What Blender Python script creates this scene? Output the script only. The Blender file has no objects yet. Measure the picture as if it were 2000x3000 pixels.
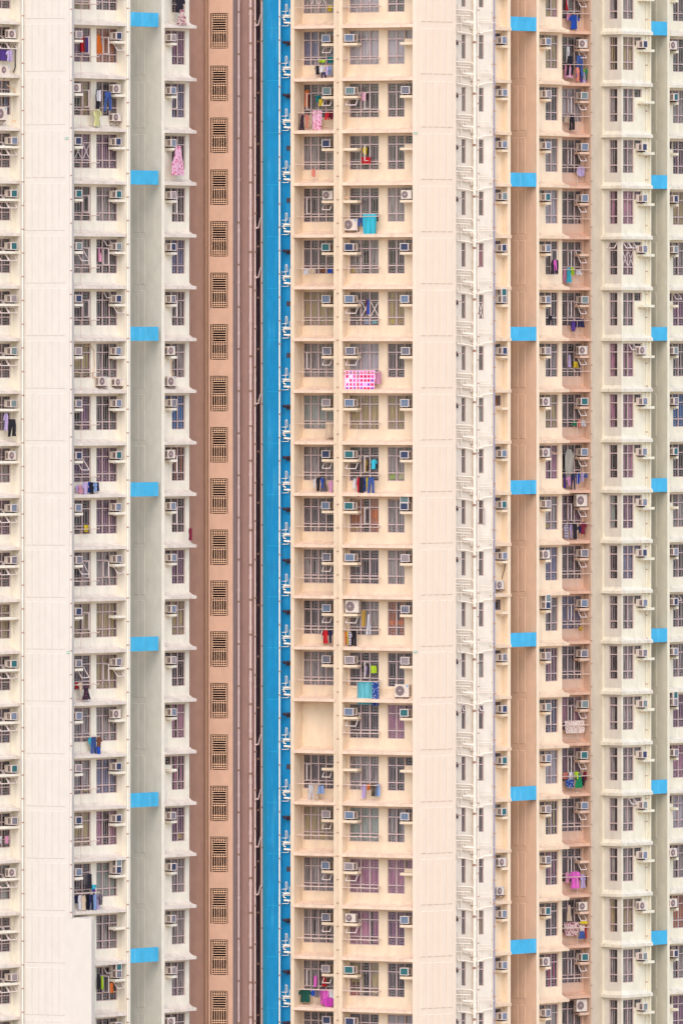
import bpy, bmesh, math, random
from math import radians, sin, cos, pi
random.seed(7)
sc = bpy.context.scene
COL = sc.collection
# ------------------------------------------------------------ camera, light
D = 553.5          # metres from the camera to the middle block
FP = 30000.0       # focal length in photo pixels (photo is 2000 wide)
HY = 985.0         # photo row of the horizon
cam = bpy.data.cameras.new("camera"); cam_o = bpy.data.objects.new("camera", cam); COL.objects.link(cam_o)
cam.sensor_fit = 'HORIZONTAL'; cam.sensor_width = 36.0; cam.lens = 36.0*FP/2000.0
cam.shift_y = -(1500-HY)/2000.0
cam.clip_start = 1.0; cam.clip_end = 6000.0
cam_o.location = (0, -D, 0); cam_o.rotation_euler = (radians(90), 0, 0)
sc.camera = cam_o
world = bpy.data.worlds.new("World"); sc.world = world; world.use_nodes = True
nt = world.node_tree; bg = nt.nodes["Background"]
sky = nt.nodes.new("ShaderNodeTexSky"); sky.sky_type = 'NISHITA'; sky.sun_disc = False
SUN_EL, SUN_AZ = radians(48), radians(183)      # azimuth measured clockwise from +Y
sky.sun_elevation = SUN_EL; sky.sun_rotation = SUN_AZ
sky.air_density = 1.0; sky.dust_density = 2.0; sky.ozone_density = 0.6
nt.links.new(sky.outputs[0], bg.inputs[0]); bg.inputs[1].default_value = 0.14
sun = bpy.data.lights.new("sun", 'SUN'); sun_o = bpy.data.objects.new("sun", sun); COL.objects.link(sun_o)
sun.energy = 1.35; sun.angle = radians(50); sun.color = (1.0, 0.85, 0.70)
sun_o.rotation_euler = (radians(90)-SUN_EL, 0, pi-SUN_AZ+0)
sun_o.rotation_euler = (radians(90)-SUN_EL, 0, -SUN_AZ+pi+pi)
sc.view_settings.view_transform = 'Standard'; sc.view_settings.look = 'None'
sc.view_settings.gamma = 1.0; sc.view_settings.use_curve_mapping = False
sc.view_settings.exposure = 1.38
sc.cycles.max_bounces = 6; sc.cycles.transparent_max_bounces = 8
sc.cycles.use_denoising = True

# ------------------------------------------------------------ geometry helpers
def X(px, Y): return (px-1000.0)/FP*(D+Y)
def Zy(py, Y): return -(py-HY)/FP*(D+Y)
YC = [82,237,390,543,695,847,999,1151,1302,1453,1604,1754,1904,2056,2208,2359,2509,2661,2812,2963]
FZ = {k: Zy(y, 1.2) for k, y in enumerate(YC)}
FZ[-1] = FZ[0]+2.82; FZ[-2] = FZ[-1]+2.82; FZ[20] = FZ[19]-2.8; FZ[21] = FZ[20]-2.8
def F(i): return FZ[i]
ZT, ZB = 25.0, -60.0
class Fr:
    """a vertical facade plane: u runs to the right along it, v outwards"""
    def __init__(s, px0, Y0, deg):
        t = radians(deg); s.c, s.s, s.t = cos(t), sin(t), t
        s.X0, s.Y0 = X(px0, Y0), Y0
    def w(s, u, v=0.0): return (s.X0+u*s.c+v*s.s, s.Y0+u*s.s-v*s.c)
    def u(s, px, v=0.0):
        k = (px-1000.0)/FP
        return (k*(D+s.Y0-v*s.c)-s.X0-v*s.s)/(s.c-k*s.s)
    def p(s, px, v=0.0): return s.w(s.u(px, v), v)
CANON = Fr(1000, 0, 0); CANON.X0 = 0; CANON.Y0 = 0
class MB:
    def __init__(s): s.v, s.f, s.m = [], [], []
    def face(s, pts, m=0):
        n = len(s.v); s.v += [tuple(p) for p in pts]; s.f.append(tuple(range(n, n+len(pts)))); s.m.append(m); return s
    def hexa(s, q, m=0):       # q = 8 points, 4 bottom ring, 4 top ring
        n = len(s.v); s.v += [tuple(p) for p in q]
        for f in ((0,3,2,1),(4,5,6,7),(0,1,5,4),(1,2,6,5),(2,3,7,6),(3,0,4,7)):
            s.f.append(tuple(n+i for i in f)); s.m.append(m)
        return s
    def box(s, fr, u0, u1, v0, v1, z0, z1, m=0):
        r = [fr.w(u0, v1), fr.w(u1, v1), fr.w(u1, v0), fr.w(u0, v0)]
        return s.hexa([(x, y, z0) for x, y in r]+[(x, y, z1) for x, y in r], m)
    def frustum(s, fr, u0, u1, z0, z1, v0, v1, ins, m=0):   # raised panel with chamfered sides
        a = [fr.w(u0, v0)+(z0,), fr.w(u1, v0)+(z0,), fr.w(u1, v0)+(z1,), fr.w(u0, v0)+(z1,)]
        b = [fr.w(u0+ins, v1)+(z0+ins,), fr.w(u1-ins, v1)+(z0+ins,), fr.w(u1-ins, v1)+(z1-ins,), fr.w(u0+ins, v1)+(z1-ins,)]
        s.face(b, m)
        for i in range(4): s.face([a[i], a[(i+1) % 4], b[(i+1) % 4], b[i]], m)
        return s
    def prism(s, fr, prof, u0, u1, m=0):   # prof: (v, z) outline, swept along u
        a = [fr.w(u0, v)+(z,) for v, z in prof]; b = [fr.w(u1, v)+(z,) for v, z in prof]
        n = len(s.v); k = len(prof); s.v += a+b
        s.f.append(tuple(range(n, n+k))); s.m.append(m)
        s.f.append(tuple(range(n+2*k-1, n+k-1, -1))); s.m.append(m)
        for i in range(k):
            j = (i+1) % k; s.f.append((n+i, n+k+i, n+k+j, n+j)); s.m.append(m)
        return s
    def tube(s, pts, r, m=0, n=8):
        for a, b in zip(pts[:-1], pts[1:]):
            d = [b[i]-a[i] for i in range(3)]; L = math.sqrt(sum(q*q for q in d)) or 1e-6
            d = [q/L for q in d]
            a = [a[i]-d[i]*r*0.5 for i in range(3)]; b = [b[i]+d[i]*r*0.5 for i in range(3)]
            h = (0, 0, 1) if abs(d[2]) < 0.9 else (1, 0, 0)
            e = [d[1]*h[2]-d[2]*h[1], d[2]*h[0]-d[0]*h[2], d[0]*h[1]-d[1]*h[0]]
            l = math.sqrt(sum(q*q for q in e)); e = [q/l for q in e]
            g = [d[1]*e[2]-d[2]*e[1], d[2]*e[0]-d[0]*e[2], d[0]*e[1]-d[1]*e[0]]
            k = len(s.v)
            for P in (a, b):
                for i in range(n):
                    c_, s_ = cos(2*pi*i/n)*r, sin(2*pi*i/n)*r
                    s.v.append(tuple(P[j]+e[j]*c_+g[j]*s_ for j in range(3)))
            for i in range(n):
                j = (i+1) % n; s.f.append((k+i, k+j, k+n+j, k+n+i)); s.m.append(m)
            s.f.append(tuple(range(k+n-1, k-1, -1))); s.m.append(m)
            s.f.append(tuple(range(k+n, k+2*n))); s.m.append(m)
        return s
    def sheet(s, fr, v, u0, u1, z0, z1, holes=(), depth=0.1, m=0):
        us = sorted({u0, u1}|{h[0] for h in holes}|{h[1] for h in holes}); us = [q for q in us if u0 <= q <= u1]
        zs = sorted({z0, z1}|{h[2] for h in holes}|{h[3] for h in holes})
        for a, b in zip(us[:-1], us[1:]):
            run = None
            for c, d in zip(zs[:-1], zs[1:]):
                mu, mz = (a+b)/2, (c+d)/2
                hole = any(h[0] < mu < h[1] and h[2] < mz < h[3] for h in holes)
                if not hole:
                    P = [fr.w(a, v), fr.w(b, v)]
                    s.face([P[0]+(c,), P[1]+(c,), P[1]+(d,), P[0]+(d,)], m)
        for (a, b, c, d) in holes:
            q = [(a, c), (b, c), (b, d), (a, d)]
            for i in range(4):
                (x0, y0), (x1, y1) = q[i], q[(i+1) % 4]
                # joined openings share an edge: no reveal there
                mu, mz = (x0+x1)/2, (y0+y1)/2
                if any((h is not None) and h != (a, b, c, d) and h[0]-1e-4 <= mu <= h[1]+1e-4 and h[2]-1e-4 <= mz <= h[3]+1e-4 for h in holes): continue
                s.face([fr.w(x0, v)+(y0,), fr.w(x1, v)+(y1,), fr.w(x1, v-depth)+(y1,), fr.w(x0, v-depth)+(y0,)], m)
        return s
    def data(s, name, mats, o=(0, 0, 0), smooth=False):
        me = bpy.data.meshes.new(name)
        me.from_pydata([(a-o[0], b-o[1], c-o[2]) for a, b, c in s.v], [], s.f)
        for q in mats: me.materials.append(q)
        me.polygons.foreach_set("material_index", s.m)
        if smooth: me.polygons.foreach_set("use_smooth", [True]*len(s.f))
        bm = bmesh.new(); bm.from_mesh(me); bmesh.ops.remove_doubles(bm, verts=bm.verts, dist=1e-5)
        bmesh.ops.recalc_face_normals(bm, faces=bm.faces); bm.to_mesh(me); bm.free(); me.update()
        return me
POS = {}
ROT = {}
def put(name, me, parent=None, pos=(0, 0, 0), mats=None, rot=0.0, local=False):
    o = bpy.data.objects.new(name, me); COL.objects.link(o)
    if parent is not None:
        o.parent = parent
        if local: o.location = pos; POS[o] = POS[parent]
        else:
            b = POS[parent]; o.location = (pos[0]-b[0], pos[1]-b[1], pos[2]-b[2]); POS[o] = pos
            o.rotation_euler[2] = rot
    else:
        o.location = pos; o.rotation_euler[2] = rot; POS[o] = pos
    if mats:
        for i, q in mats.items(): o.material_slots[i].link = 'OBJECT'; o.material_slots[i].material = q
    return o
SEEN = {}
def tag(o, label, cat, group=None, kind=None):
    n = len(label.replace(',', ' ').split())
    if not 4 <= n <= 16: print("LABEL LENGTH", n, label)
    if label in SEEN: print("DUPLICATE LABEL", label)
    SEEN[label] = 1
    o["label"] = label; o["category"] = cat
    if group: o["group"] = group
    if kind: o["kind"] = kind
    return o

# ------------------------------------------------------------ materials
def lin(c):
    return tuple(((q/255)/12.92 if q/255 <= 0.04045 else ((q/255+0.055)/1.055)**2.4) for q in c)
def mat(name, rgb, rough=0.7, metal=0.0, k=1.0):
    m = bpy.data.materials.new(name); m.use_nodes = True
    b = m.node_tree.nodes["Principled BSDF"]
    c = lin(rgb); b.inputs["Base Color"].default_value = (c[0]*k, c[1]*k, c[2]*k, 1)
    b.inputs["Roughness"].default_value = rough; b.inputs["Metallic"].default_value = metal
    return m
def N(nt, t, **kw):
    n = nt.nodes.new(t)
    for a, b in kw.items(): setattr(n, a, b)
    return n
def worldpos(nt, scale):
    g = N(nt, "ShaderNodeNewGeometry"); mp = N(nt, "ShaderNodeMapping"); mp.inputs["Scale"].default_value = scale
    nt.links.new(g.outputs["Position"], mp.inputs["Vector"]); return mp.outputs["Vector"]
def paint(name, rgb, k=0.8, stain=0.16, dirt=(150, 125, 105), grain=0.06, rough=0.9):
    m = mat(name, rgb, rough, k=k); t = m.node_tree; b = t.nodes["Principled BSDF"]
    base = b.inputs["Base Color"].default_value[:]
    d = lin(dirt)
    # rain streaks: noise stretched along z
    n1 = N(t, "ShaderNodeTexNoise"); n1.inputs["Scale"].default_value = 1.0; n1.inputs["Detail"].default_value = 5
    t.links.new(worldpos(t, (5.0, 5.0, 0.45)), n1.inputs["Vector"])
    r1 = N(t, "ShaderNodeMapRange"); r1.inputs[1].default_value = 0.52; r1.inputs[2].default_value = 0.78; r1.inputs[4].default_value = stain
    t.links.new(n1.outputs["Fac"], r1.inputs[0])
    n3 = N(t, "ShaderNodeTexNoise"); n3.inputs["Scale"].default_value = 1.0; n3.inputs["Detail"].default_value = 3
    t.links.new(worldpos(t, (0.35, 0.35, 0.35)), n3.inputs["Vector"])
    r3 = N(t, "ShaderNodeMapRange"); r3.inputs[1].default_value = 0.3; r3.inputs[2].default_value = 0.7; r3.inputs[3].default_value = 0.25; r3.inputs[4].default_value = 1.0
    t.links.new(n3.outputs["Fac"], r3.inputs[0])
    mu = N(t, "ShaderNodeMath", operation='MULTIPLY'); t.links.new(r1.outputs[0], mu.inputs[0]); t.links.new(r3.outputs[0], mu.inputs[1])
    mx = N(t, "ShaderNodeMix", data_type='RGBA'); mx.inputs[6].default_value = base; mx.inputs[7].default_value = (d[0], d[1], d[2], 1)
    t.links.new(mu.outputs[0], mx.inputs[0])
    n2 = N(t, "ShaderNodeTexNoise"); n2.inputs["Scale"].default_value = 1.0; n2.inputs["Detail"].default_value = 6
    t.links.new(worldpos(t, (2.2, 2.2, 1.4)), n2.inputs["Vector"])
    r2 = N(t, "ShaderNodeMapRange"); r2.inputs[1].default_value = 0.3; r2.inputs[2].default_value = 0.7
    r2.inputs[3].default_value = 1-grain; r2.inputs[4].default_value = 1+grain
    t.links.new(n2.outputs["Fac"], r2.inputs[0])
    vm = N(t, "ShaderNodeVectorMath", operation='SCALE'); t.links.new(mx.outputs[2], vm.inputs[0]); t.links.new(r2.outputs[0], vm.inputs[3])
    t.links.new(vm.outputs[0], b.inputs["Base Color"])
    nb = N(t, "ShaderNodeTexNoise"); nb.inputs["Scale"].default_value = 1.0; nb.inputs["Detail"].default_value = 6
    t.links.new(worldpos(t, (9, 9, 9)), nb.inputs["Vector"])
    bp = N(t, "ShaderNodeBump"); bp.inputs["Strength"].default_value = 0.25; bp.inputs["Distance"].default_value = 0.02
    t.links.new(nb.outputs["Fac"], bp.inputs["Height"]); t.links.new(bp.outputs[0], b.inputs["Normal"])
    return m
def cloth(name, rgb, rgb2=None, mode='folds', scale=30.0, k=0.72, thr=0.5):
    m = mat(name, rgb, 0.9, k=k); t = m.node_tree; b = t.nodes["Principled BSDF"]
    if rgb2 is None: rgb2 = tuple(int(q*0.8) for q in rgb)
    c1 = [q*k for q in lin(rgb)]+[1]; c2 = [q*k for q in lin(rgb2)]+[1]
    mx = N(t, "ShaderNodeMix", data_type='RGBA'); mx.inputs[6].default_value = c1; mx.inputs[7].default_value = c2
    if mode == 'folds':  # vertical streaks put the shade of folds into the colour
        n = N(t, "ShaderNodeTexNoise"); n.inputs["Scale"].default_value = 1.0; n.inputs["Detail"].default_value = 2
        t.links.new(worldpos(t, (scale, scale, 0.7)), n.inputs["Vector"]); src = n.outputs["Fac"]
        r = N(t, "ShaderNodeMapRange"); r.inputs[1].default_value = 0.4; r.inputs[2].default_value = 0.62
    elif mode == 'dots':
        n = N(t, "ShaderNodeTexVoronoi"); n.inputs["Scale"].default_value = scale
        tc = N(t, "ShaderNodeTexCoord"); t.links.new(tc.outputs["Object"], n.inputs["Vector"]); src = n.outputs["Distance"]
        r = N(t, "ShaderNodeMapRange"); r.inputs[1].default_value = thr-0.03; r.inputs[2].default_value = thr+0.03
        r.inputs[3].default_value = 1; r.inputs[4].default_value = 0
    elif mode == 'stripes':
        n = N(t, "ShaderNodeTexWave"); n.inputs["Scale"].default_value = scale; n.bands_direction = 'Z'
        tc = N(t, "ShaderNodeTexCoord"); t.links.new(tc.outputs["Object"], n.inputs["Vector"]); src = n.outputs["Fac"]
        r = N(t, "ShaderNodeMapRange"); r.inputs[1].default_value = 0.45; r.inputs[2].default_value = 0.55
    elif mode == 'checks':
        tc = N(t, "ShaderNodeTexCoord"); mp = N(t, "ShaderNodeMapping"); mp.inputs["Scale"].default_value = (scale, 0, scale)
        t.links.new(tc.outputs["Object"], mp.inputs["Vector"])
        fl = N(t, "ShaderNodeVectorMath", operation='FLOOR'); t.links.new(mp.outputs[0], fl.inputs[0])
        wn = N(t, "ShaderNodeTexWhiteNoise", noise_dimensions='3D'); t.links.new(fl.outputs[0], wn.inputs["Vector"])
        cr = N(t, "ShaderNodeValToRGB"); cr.color_ramp.interpolation = 'CONSTANT'
        e = cr.color_ramp.elements; pal = [(0, (214, 10, 80)), (0.3, (240, 70, 150)), (0.5, (255, 215, 235)), (0.62, (130, 60, 160)), (0.78, (190, 10, 60)), (0.9, (250, 150, 205))]
        e[0].position = 0; e[0].color = lin(pal[0][1])+(1,); e[1].position = pal[1][0]; e[1].color = lin(pal[1][1])+(1,)
        for q, c in pal[2:]: z = e.new(q); z.color = lin(c)+(1,)
        t.links.new(wn.outputs["Value"], cr.inputs[0])
        fr_ = N(t, "ShaderNodeVectorMath", operation='FRACTION'); t.links.new(mp.outputs[0], fr_.inputs[0])
        sx = N(t, "ShaderNodeSeparateXYZ"); t.links.new(fr_.outputs[0], sx.inputs[0]); ins = []
        for ax in (0, 2):
            d_ = N(t, "ShaderNodeMath", operation='SUBTRACT'); t.links.new(sx.outputs[ax], d_.inputs[0]); d_.inputs[1].default_value = 0.5
            a_ = N(t, "ShaderNodeMath", operation='ABSOLUTE'); t.links.new(d_.outputs[0], a_.inputs[0])
            l_ = N(t, "ShaderNodeMath", operation='LESS_THAN'); t.links.new(a_.outputs[0], l_.inputs[0]); l_.inputs[1].default_value = 0.33; ins.append(l_)
        an = N(t, "ShaderNodeMath", operation='MULTIPLY'); t.links.new(ins[0].outputs[0], an.inputs[0]); t.links.new(ins[1].outputs[0], an.inputs[1])
        mx.inputs[6].default_value = lin((250, 196, 226))+(1,); t.links.new(cr.outputs[0], mx.inputs[7]); t.links.new(an.outputs[0], mx.inputs[0])
        t.links.new(mx.outputs[2], b.inputs["Base Color"]); return m
    t.links.new(src, r.inputs[0]); t.links.new(r.outputs[0], mx.inputs[0]); t.links.new(mx.outputs[2], b.inputs["Base Color"])
    return m
M = {}
M['cream_l'] = paint('cream_paint', (248, 238, 217), stain=0.22)
M['cream_p'] = paint('pale_cream_paint', (250, 238, 222), stain=0.05, k=0.66, grain=0.025)
M['grey'] = paint('grey_green_paint', (216, 211, 195))
M['mauve'] = paint('mauve_brown_paint', (226, 180, 160))
M['mauve_d'] = paint('dull_mauve_paint', (206, 168, 156))
M['stair'] = paint('terracotta_peach_paint', (226, 178, 148), k=0.74)
M['blue'] = paint('blue_paint', (0, 142, 196), stain=0.45, dirt=(90, 180, 212), grain=0.09)
M['blue_l'] = paint('light_blue_paint', (30, 178, 224), stain=0.10, dirt=(90, 190, 220))  # lit edge face, brightness put into the colour; pale floor joints share it
M['beam'] = paint('beam_blue_paint', (70, 184, 226), stain=0.5, dirt=(140, 196, 215), grain=0.1)
M['peach'] = paint('peach_paint', (255, 229, 196), stain=0.14, k=0.71)
M['peach_p'] = paint('pink_peach_paint', (255, 231, 206), stain=0.03, k=0.72, grain=0.02)
M['white'] = paint('utility_white_paint', (252, 240, 222), stain=0.15, k=0.72)
M['peach_r'] = paint('warm_peach_paint', (254, 228, 194))
M['tan'] = paint('tan_paint', (242, 200, 168))
M['tan_g'] = paint('shaded_tan_paint', (228, 192, 166))  # the laundry column's own paint, darker than the peach column beside it
M['greige'] = paint('beige_grey_paint', (216, 200, 176))
M['cream_r'] = paint('greenish_cream_paint', (250, 240, 212), k=0.76)
M['bayside'] = paint('bay_side_paint', (224, 214, 198), stain=0.3)
M['green'] = paint('sage_green_paint', (222, 214, 190))
M['core'] = mat('concrete_core', (90, 75, 75), 0.95)
M['frame'] = mat('window_frame_aluminium', (184, 160, 156), 0.5)
M['frame_l'] = mat('open_sash_aluminium', (214, 198, 190), 0.45)
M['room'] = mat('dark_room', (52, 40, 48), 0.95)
M['grille'] = mat('window_bar_paint', (198, 186, 180), 0.5)
M['pipe'] = mat('white_pipe_plastic', (246, 232, 214), 0.5)
M['pipe_m'] = mat('mauve_pipe', (226, 198, 190), 0.5)
M['pipe_d'] = mat('grey_blue_pipe', (150, 145, 165), 0.5)
M['pipe_k'] = mat('black_pipe', (52, 34, 48), 0.5)
M['clamp'] = mat('rusty_clamp', (168, 132, 112), 0.7)
M['rack'] = mat('rack_steel', (206, 180, 166), 0.45, 0.0)
M['ac'] = paint('conditioner_casing', (234, 216, 200), stain=0.2, grain=0.04, rough=0.55)
M['slot'] = mat('dark_slot', (62, 40, 50), 0.8)
M['lattice'] = mat('lattice_peach', (246, 196, 158), 0.7)
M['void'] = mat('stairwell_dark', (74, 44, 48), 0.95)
M['rust'] = mat('rusty_bracket', (120, 84, 70), 0.8)
for kk, c in dict(b=(26, 82, 118), t=(30, 92, 94), d=(42, 52, 80), g=(118, 102, 106)).items():
    M['g_'+kk] = mat('grille_'+kk, c, 0.6)
M['fan'] = mat('fan_shadow', (112, 96, 96), 0.7)  # dark round face of the fan, behind the guard bars
M['logo'] = mat('cyan_badge', (0, 150, 200), 0.5)
M['sign'] = mat('green_plate', (90, 150, 130), 0.5)
M['sign_w'] = mat('plate_mark', (225, 225, 215), 0.5)
for kk in ('cream_l', 'peach', 'peach_r', 'tan_g', 'cream_r'):
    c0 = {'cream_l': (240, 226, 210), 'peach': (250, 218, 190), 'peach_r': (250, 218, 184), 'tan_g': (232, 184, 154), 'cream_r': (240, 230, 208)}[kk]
    M['ledge_'+kk] = paint('ledge_'+kk, c0, k=0.76, stain=0.6, dirt=(176, 138, 108), grain=0.10)
g = bpy.data.materials.new('window_glass'); g.use_nodes = True; t = g.node_tree; t.nodes.remove(t.nodes["Principled BSDF"])
tr = N(t, "ShaderNodeBsdfTransparent"); tr.inputs[0].default_value = (0.90, 0.90, 0.92, 1)
gl = N(t, "ShaderNodeBsdfGlossy"); gl.inputs["Roughness"].default_value = 0.08
mx = N(t, "ShaderNodeMixShader"); mx.inputs[0].default_value = 0.07; t.links.new(tr.outputs[0], mx.inputs[1]); t.links.new(gl.outputs[0], mx.inputs[2])
t.links.new(mx.outputs[0], t.nodes["Material Output"].inputs[0]); M['glass'] = g
CUR = {}
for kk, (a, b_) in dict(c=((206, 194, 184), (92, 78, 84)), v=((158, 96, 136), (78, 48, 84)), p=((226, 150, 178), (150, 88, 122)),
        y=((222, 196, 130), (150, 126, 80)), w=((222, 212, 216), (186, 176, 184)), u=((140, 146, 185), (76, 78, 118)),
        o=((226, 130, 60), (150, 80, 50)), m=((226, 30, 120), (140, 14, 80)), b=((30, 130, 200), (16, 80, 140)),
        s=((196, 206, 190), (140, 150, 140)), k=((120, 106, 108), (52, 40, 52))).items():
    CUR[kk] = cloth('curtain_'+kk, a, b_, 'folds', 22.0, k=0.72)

# ------------------------------------------------------------ facade frames
TL = math.tan(radians(48))
def yL(px): return 0.3+(px-518)/54.2*TL
def yR(px): return 7.8+(px-1612)/54.2*TL
FL = Fr(518, 0.3, 48)            # left cream block: piers
FA = Fr(58, -5.7, 48)            # column at the left edge
PL = Fr(205, -6.8, -20)          # ribbed wall on the left
FC = Fr(1035, 0.3, -27)          # middle block
PR = Fr(1221, -1.45, 38)         # ribbed wall of the middle block
FU = Fr(1337, 3.3, 20)           # white service strip
FR = Fr(1612, 7.8, 48)           # right peach block
FG = Fr(1647, 11.0, 35)
HL = Fr(1820, 12.0, -40)
HM = Fr(1820, 12.0, 48)

# buildings -------------------------------------------------------
def building(name, px, Y, label):
    e = bpy.data.objects.new(name, None); COL.objects.link(e); e.location = (X(px, Y), Y, ZB); POS[e] = tuple(e.location)
    e.empty_display_size = 1
    return tag(e, label, "apartment building")
B_L = building("apartment_building", 290, -4, "cream apartment block at left with wide ribbed wall and blue beams")
B_S = building("stair_tower", 640, 4, "terracotta stair tower with column of lattice openings and long drainpipes")
B_C = building("apartment_building", 1050, 0, "central peach apartment block with bright blue side wall and pink ribbed wall")
B_U = building("service_tower", 1390, 5, "narrow white service tower covered in white waste pipes")
B_R = building("apartment_building", 1590, 8, "warm peach apartment block with tan light well and shaded laundry column")
B_H = building("apartment_building", 1840, 12, "greenish cream apartment block at right with angled bay windows")
def part(name, mb, mats, parent, smooth=False):
    o = (mb.v[0][0], mb.v[0][1], 0.0)
    return put(name, mb.data(name, mats, o, smooth), parent, o)
def pts_sheet(mb, pl, z0=ZB, z1=ZT, m=0):
    P = [(X(px, Y), Y) for px, Y in pl]
    for a, b in zip(P[:-1], P[1:]): mb.face([a+(z0,), b+(z0,), b+(z1,), a+(z1,)], m)
    return mb
def core(parent, px0, px1, Y0, Y1):
    mb = MB(); r = [(X(px0, Y0), Y0), (X(px1, Y0), Y0), (X(px1, Y0), Y1), (X(px0, Y0), Y1)]
    mb.hexa([q+(ZB,) for q in r]+[q+(ZT+0.3,) for q in r]); part("inner_wall", mb, [M['core']], parent)

# ------------------------------------------------------------ windows
WTOP, WBOT = -0.12, -1.97      # window head and sill below the ledge underside
R1_, R2_ = 0.26, 0.76          # heights of the transoms, as fractions
def rows(zt, zb): H = zt-zb; return [zt, zt-H*R1_, zt-H*R2_, zb]
class Win:
    """window design of one column: columns of lights at given photo columns, an optional upper light beside them"""
    def __init__(s, fr, v, cols, extra=None, zt=WTOP, zb=WBOT, r=None, open_=(), rm=0.6):
        s.fr, s.v, s.zt, s.zb = fr, v, zt, zb
        s.us = [fr.u(px, v) for px in cols]; s.ex = [fr.u(px, v) for px in extra] if extra else None
        s.rows = r or rows(zt, zb)
        x, y = fr.w((s.us[0]+s.us[-1])/2, v); s.o = (x, y, 0.0)
        s.rects = [(s.us[0], s.us[-1], s.zb, s.zt)]
        if s.ex: s.rects.append((s.ex[0], s.ex[1], s.rows[1], s.zt))
        s.rm = rm; s._build()
    def holes(s, i): return [(a, b, c+F(i), d+F(i)) for a, b, c, d in s.rects]
    def lights(s):
        L = []
        for j in range(len(s.us)-1):
            for r in range(len(s.rows)-1): L.append((s.us[j], s.us[j+1], s.rows[r+1], s.rows[r]))
        if s.ex: L.append((s.ex[0], s.ex[1], s.rows[1], s.zt))
        return L
    def _build(s):
        fr, v = s.fr, s.v; mb = MB(); w = 0.042
        for (a, b, c, d) in s.rects:      # dark outer frame
            for q in ((a, a+w, c, d), (b-w, b, c, d), (a+w, b-w, c, c+w), (a+w, b-w, d-w, d)): mb.box(fr, q[0], q[1], v-0.13, v-0.07, q[2], q[3], 0)
        for u in s.us[1:-1]: mb.box(fr, u-w*0.8, u+w*0.8, v-0.13, v-0.065, s.zb+w, s.zt-w, 0)
        for z in s.rows[1:-1]:
            for a, b in zip(s.us[:-1], s.us[1:]): mb.box(fr, a+w, b-w, v-0.13, v-0.068, z-w*0.8, z+w*0.8, 0)
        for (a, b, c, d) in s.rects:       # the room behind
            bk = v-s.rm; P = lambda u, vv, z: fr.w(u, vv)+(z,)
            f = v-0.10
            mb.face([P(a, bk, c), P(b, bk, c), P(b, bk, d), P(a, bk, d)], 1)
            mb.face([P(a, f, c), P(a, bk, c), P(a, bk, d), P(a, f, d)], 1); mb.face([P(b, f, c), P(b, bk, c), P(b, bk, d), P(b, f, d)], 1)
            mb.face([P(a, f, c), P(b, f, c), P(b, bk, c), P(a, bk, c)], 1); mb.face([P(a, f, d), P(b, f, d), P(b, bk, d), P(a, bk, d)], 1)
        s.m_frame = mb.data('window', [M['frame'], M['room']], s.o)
        mb = MB()
        for (a, b, c, d) in s.rects:
            mb.face([fr.w(a+w, v-0.1)+(c+w,), fr.w(b-w, v-0.1)+(c+w,), fr.w(b-w, v-0.1)+(d-w,), fr.w(a+w, v-0.1)+(d-w,)])
        s.m_glass = mb.data('pane', [M['glass']], s.o)
        mb = MB(); t = 0.0065; vg = v-0.17
        for k, (a, b, c, d) in enumerate(s.lights()):
            i = 0.11; a2, b2, c2, d2 = a+i, b-i, c+0.12, d-0.12
            if b2-a2 < 0.06: a2, b2 = a+0.07, b-0.07
            for q in ((a2-t, a2+t, c+0.04, d-0.04), (b2-t, b2+t, c+0.04, d-0.04), (a2, b2, c2-t, c2+t), (a2, b2, d2-t, d2+t)): mb.box(fr, q[0], q[1], vg-0.01, vg+0.01, q[2], q[3])
            if d-c < 0.55:
                zc = (c+d)/2
                mb.box(fr, a2, b2, vg-0.01, vg+0.01, zc-0.05-t, zc-0.05+t); mb.box(fr, a2, b2, vg-0.01, vg+0.01, zc+0.05-t, zc+0.05+t)
            else:
                uc = (a+b)/2; mb.box(fr, uc-t, uc+t, vg-0.01, vg+0.01, c+0.04, d-0.04)
        s.m_gr = mb.data('security_grille', [M['grille']], s.o)
        s.m_cur = []
        W = s.us[-1]-s.us[0]
        for var in range(5):
            mb = MB(); rnd = random.Random(var*7+3)
            spans = [[(0, 1)], [(0, 0.42), (0.66, 1)], [(0, 0.66)], [(0.3, 1)], [(0, 0.28), (0.36, 0.62), (0.78, 1)]][var]
            for (p, q) in spans:
                a, b = s.us[0]+W*p, s.us[0]+W*q; n = max(6, int((b-a)/0.035)); ph = rnd.random()*6
                pv = None
                for k in range(n+1):
                    u = a+(b-a)*k/n; dv = 0.035*sin(ph+k*1.25)+0.02*sin(ph+k*0.47)
                    P = fr.w(u, v-0.22+dv)
                    if pv: mb.face([pv+(s.zb+0.02,), P+(s.zb+0.02,), P+(s.zt-0.02,), pv+(s.zt-0.02,)])
                    pv = P
            if s.ex:
                a, b = s.ex; 
                if var in (0, 3): mb.face([fr.w(a+0.02, v-0.27)+(s.rows[1]+0.02,), fr.w(b-0.02, v-0.27)+(s.rows[1]+0.02,), fr.w(b-0.02, v-0.27)+(s.zt-0.02,), fr.w(a+0.02, v-0.27)+(s.zt-0.02,)])
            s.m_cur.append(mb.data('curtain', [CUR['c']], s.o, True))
        s.cas = {}
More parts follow.
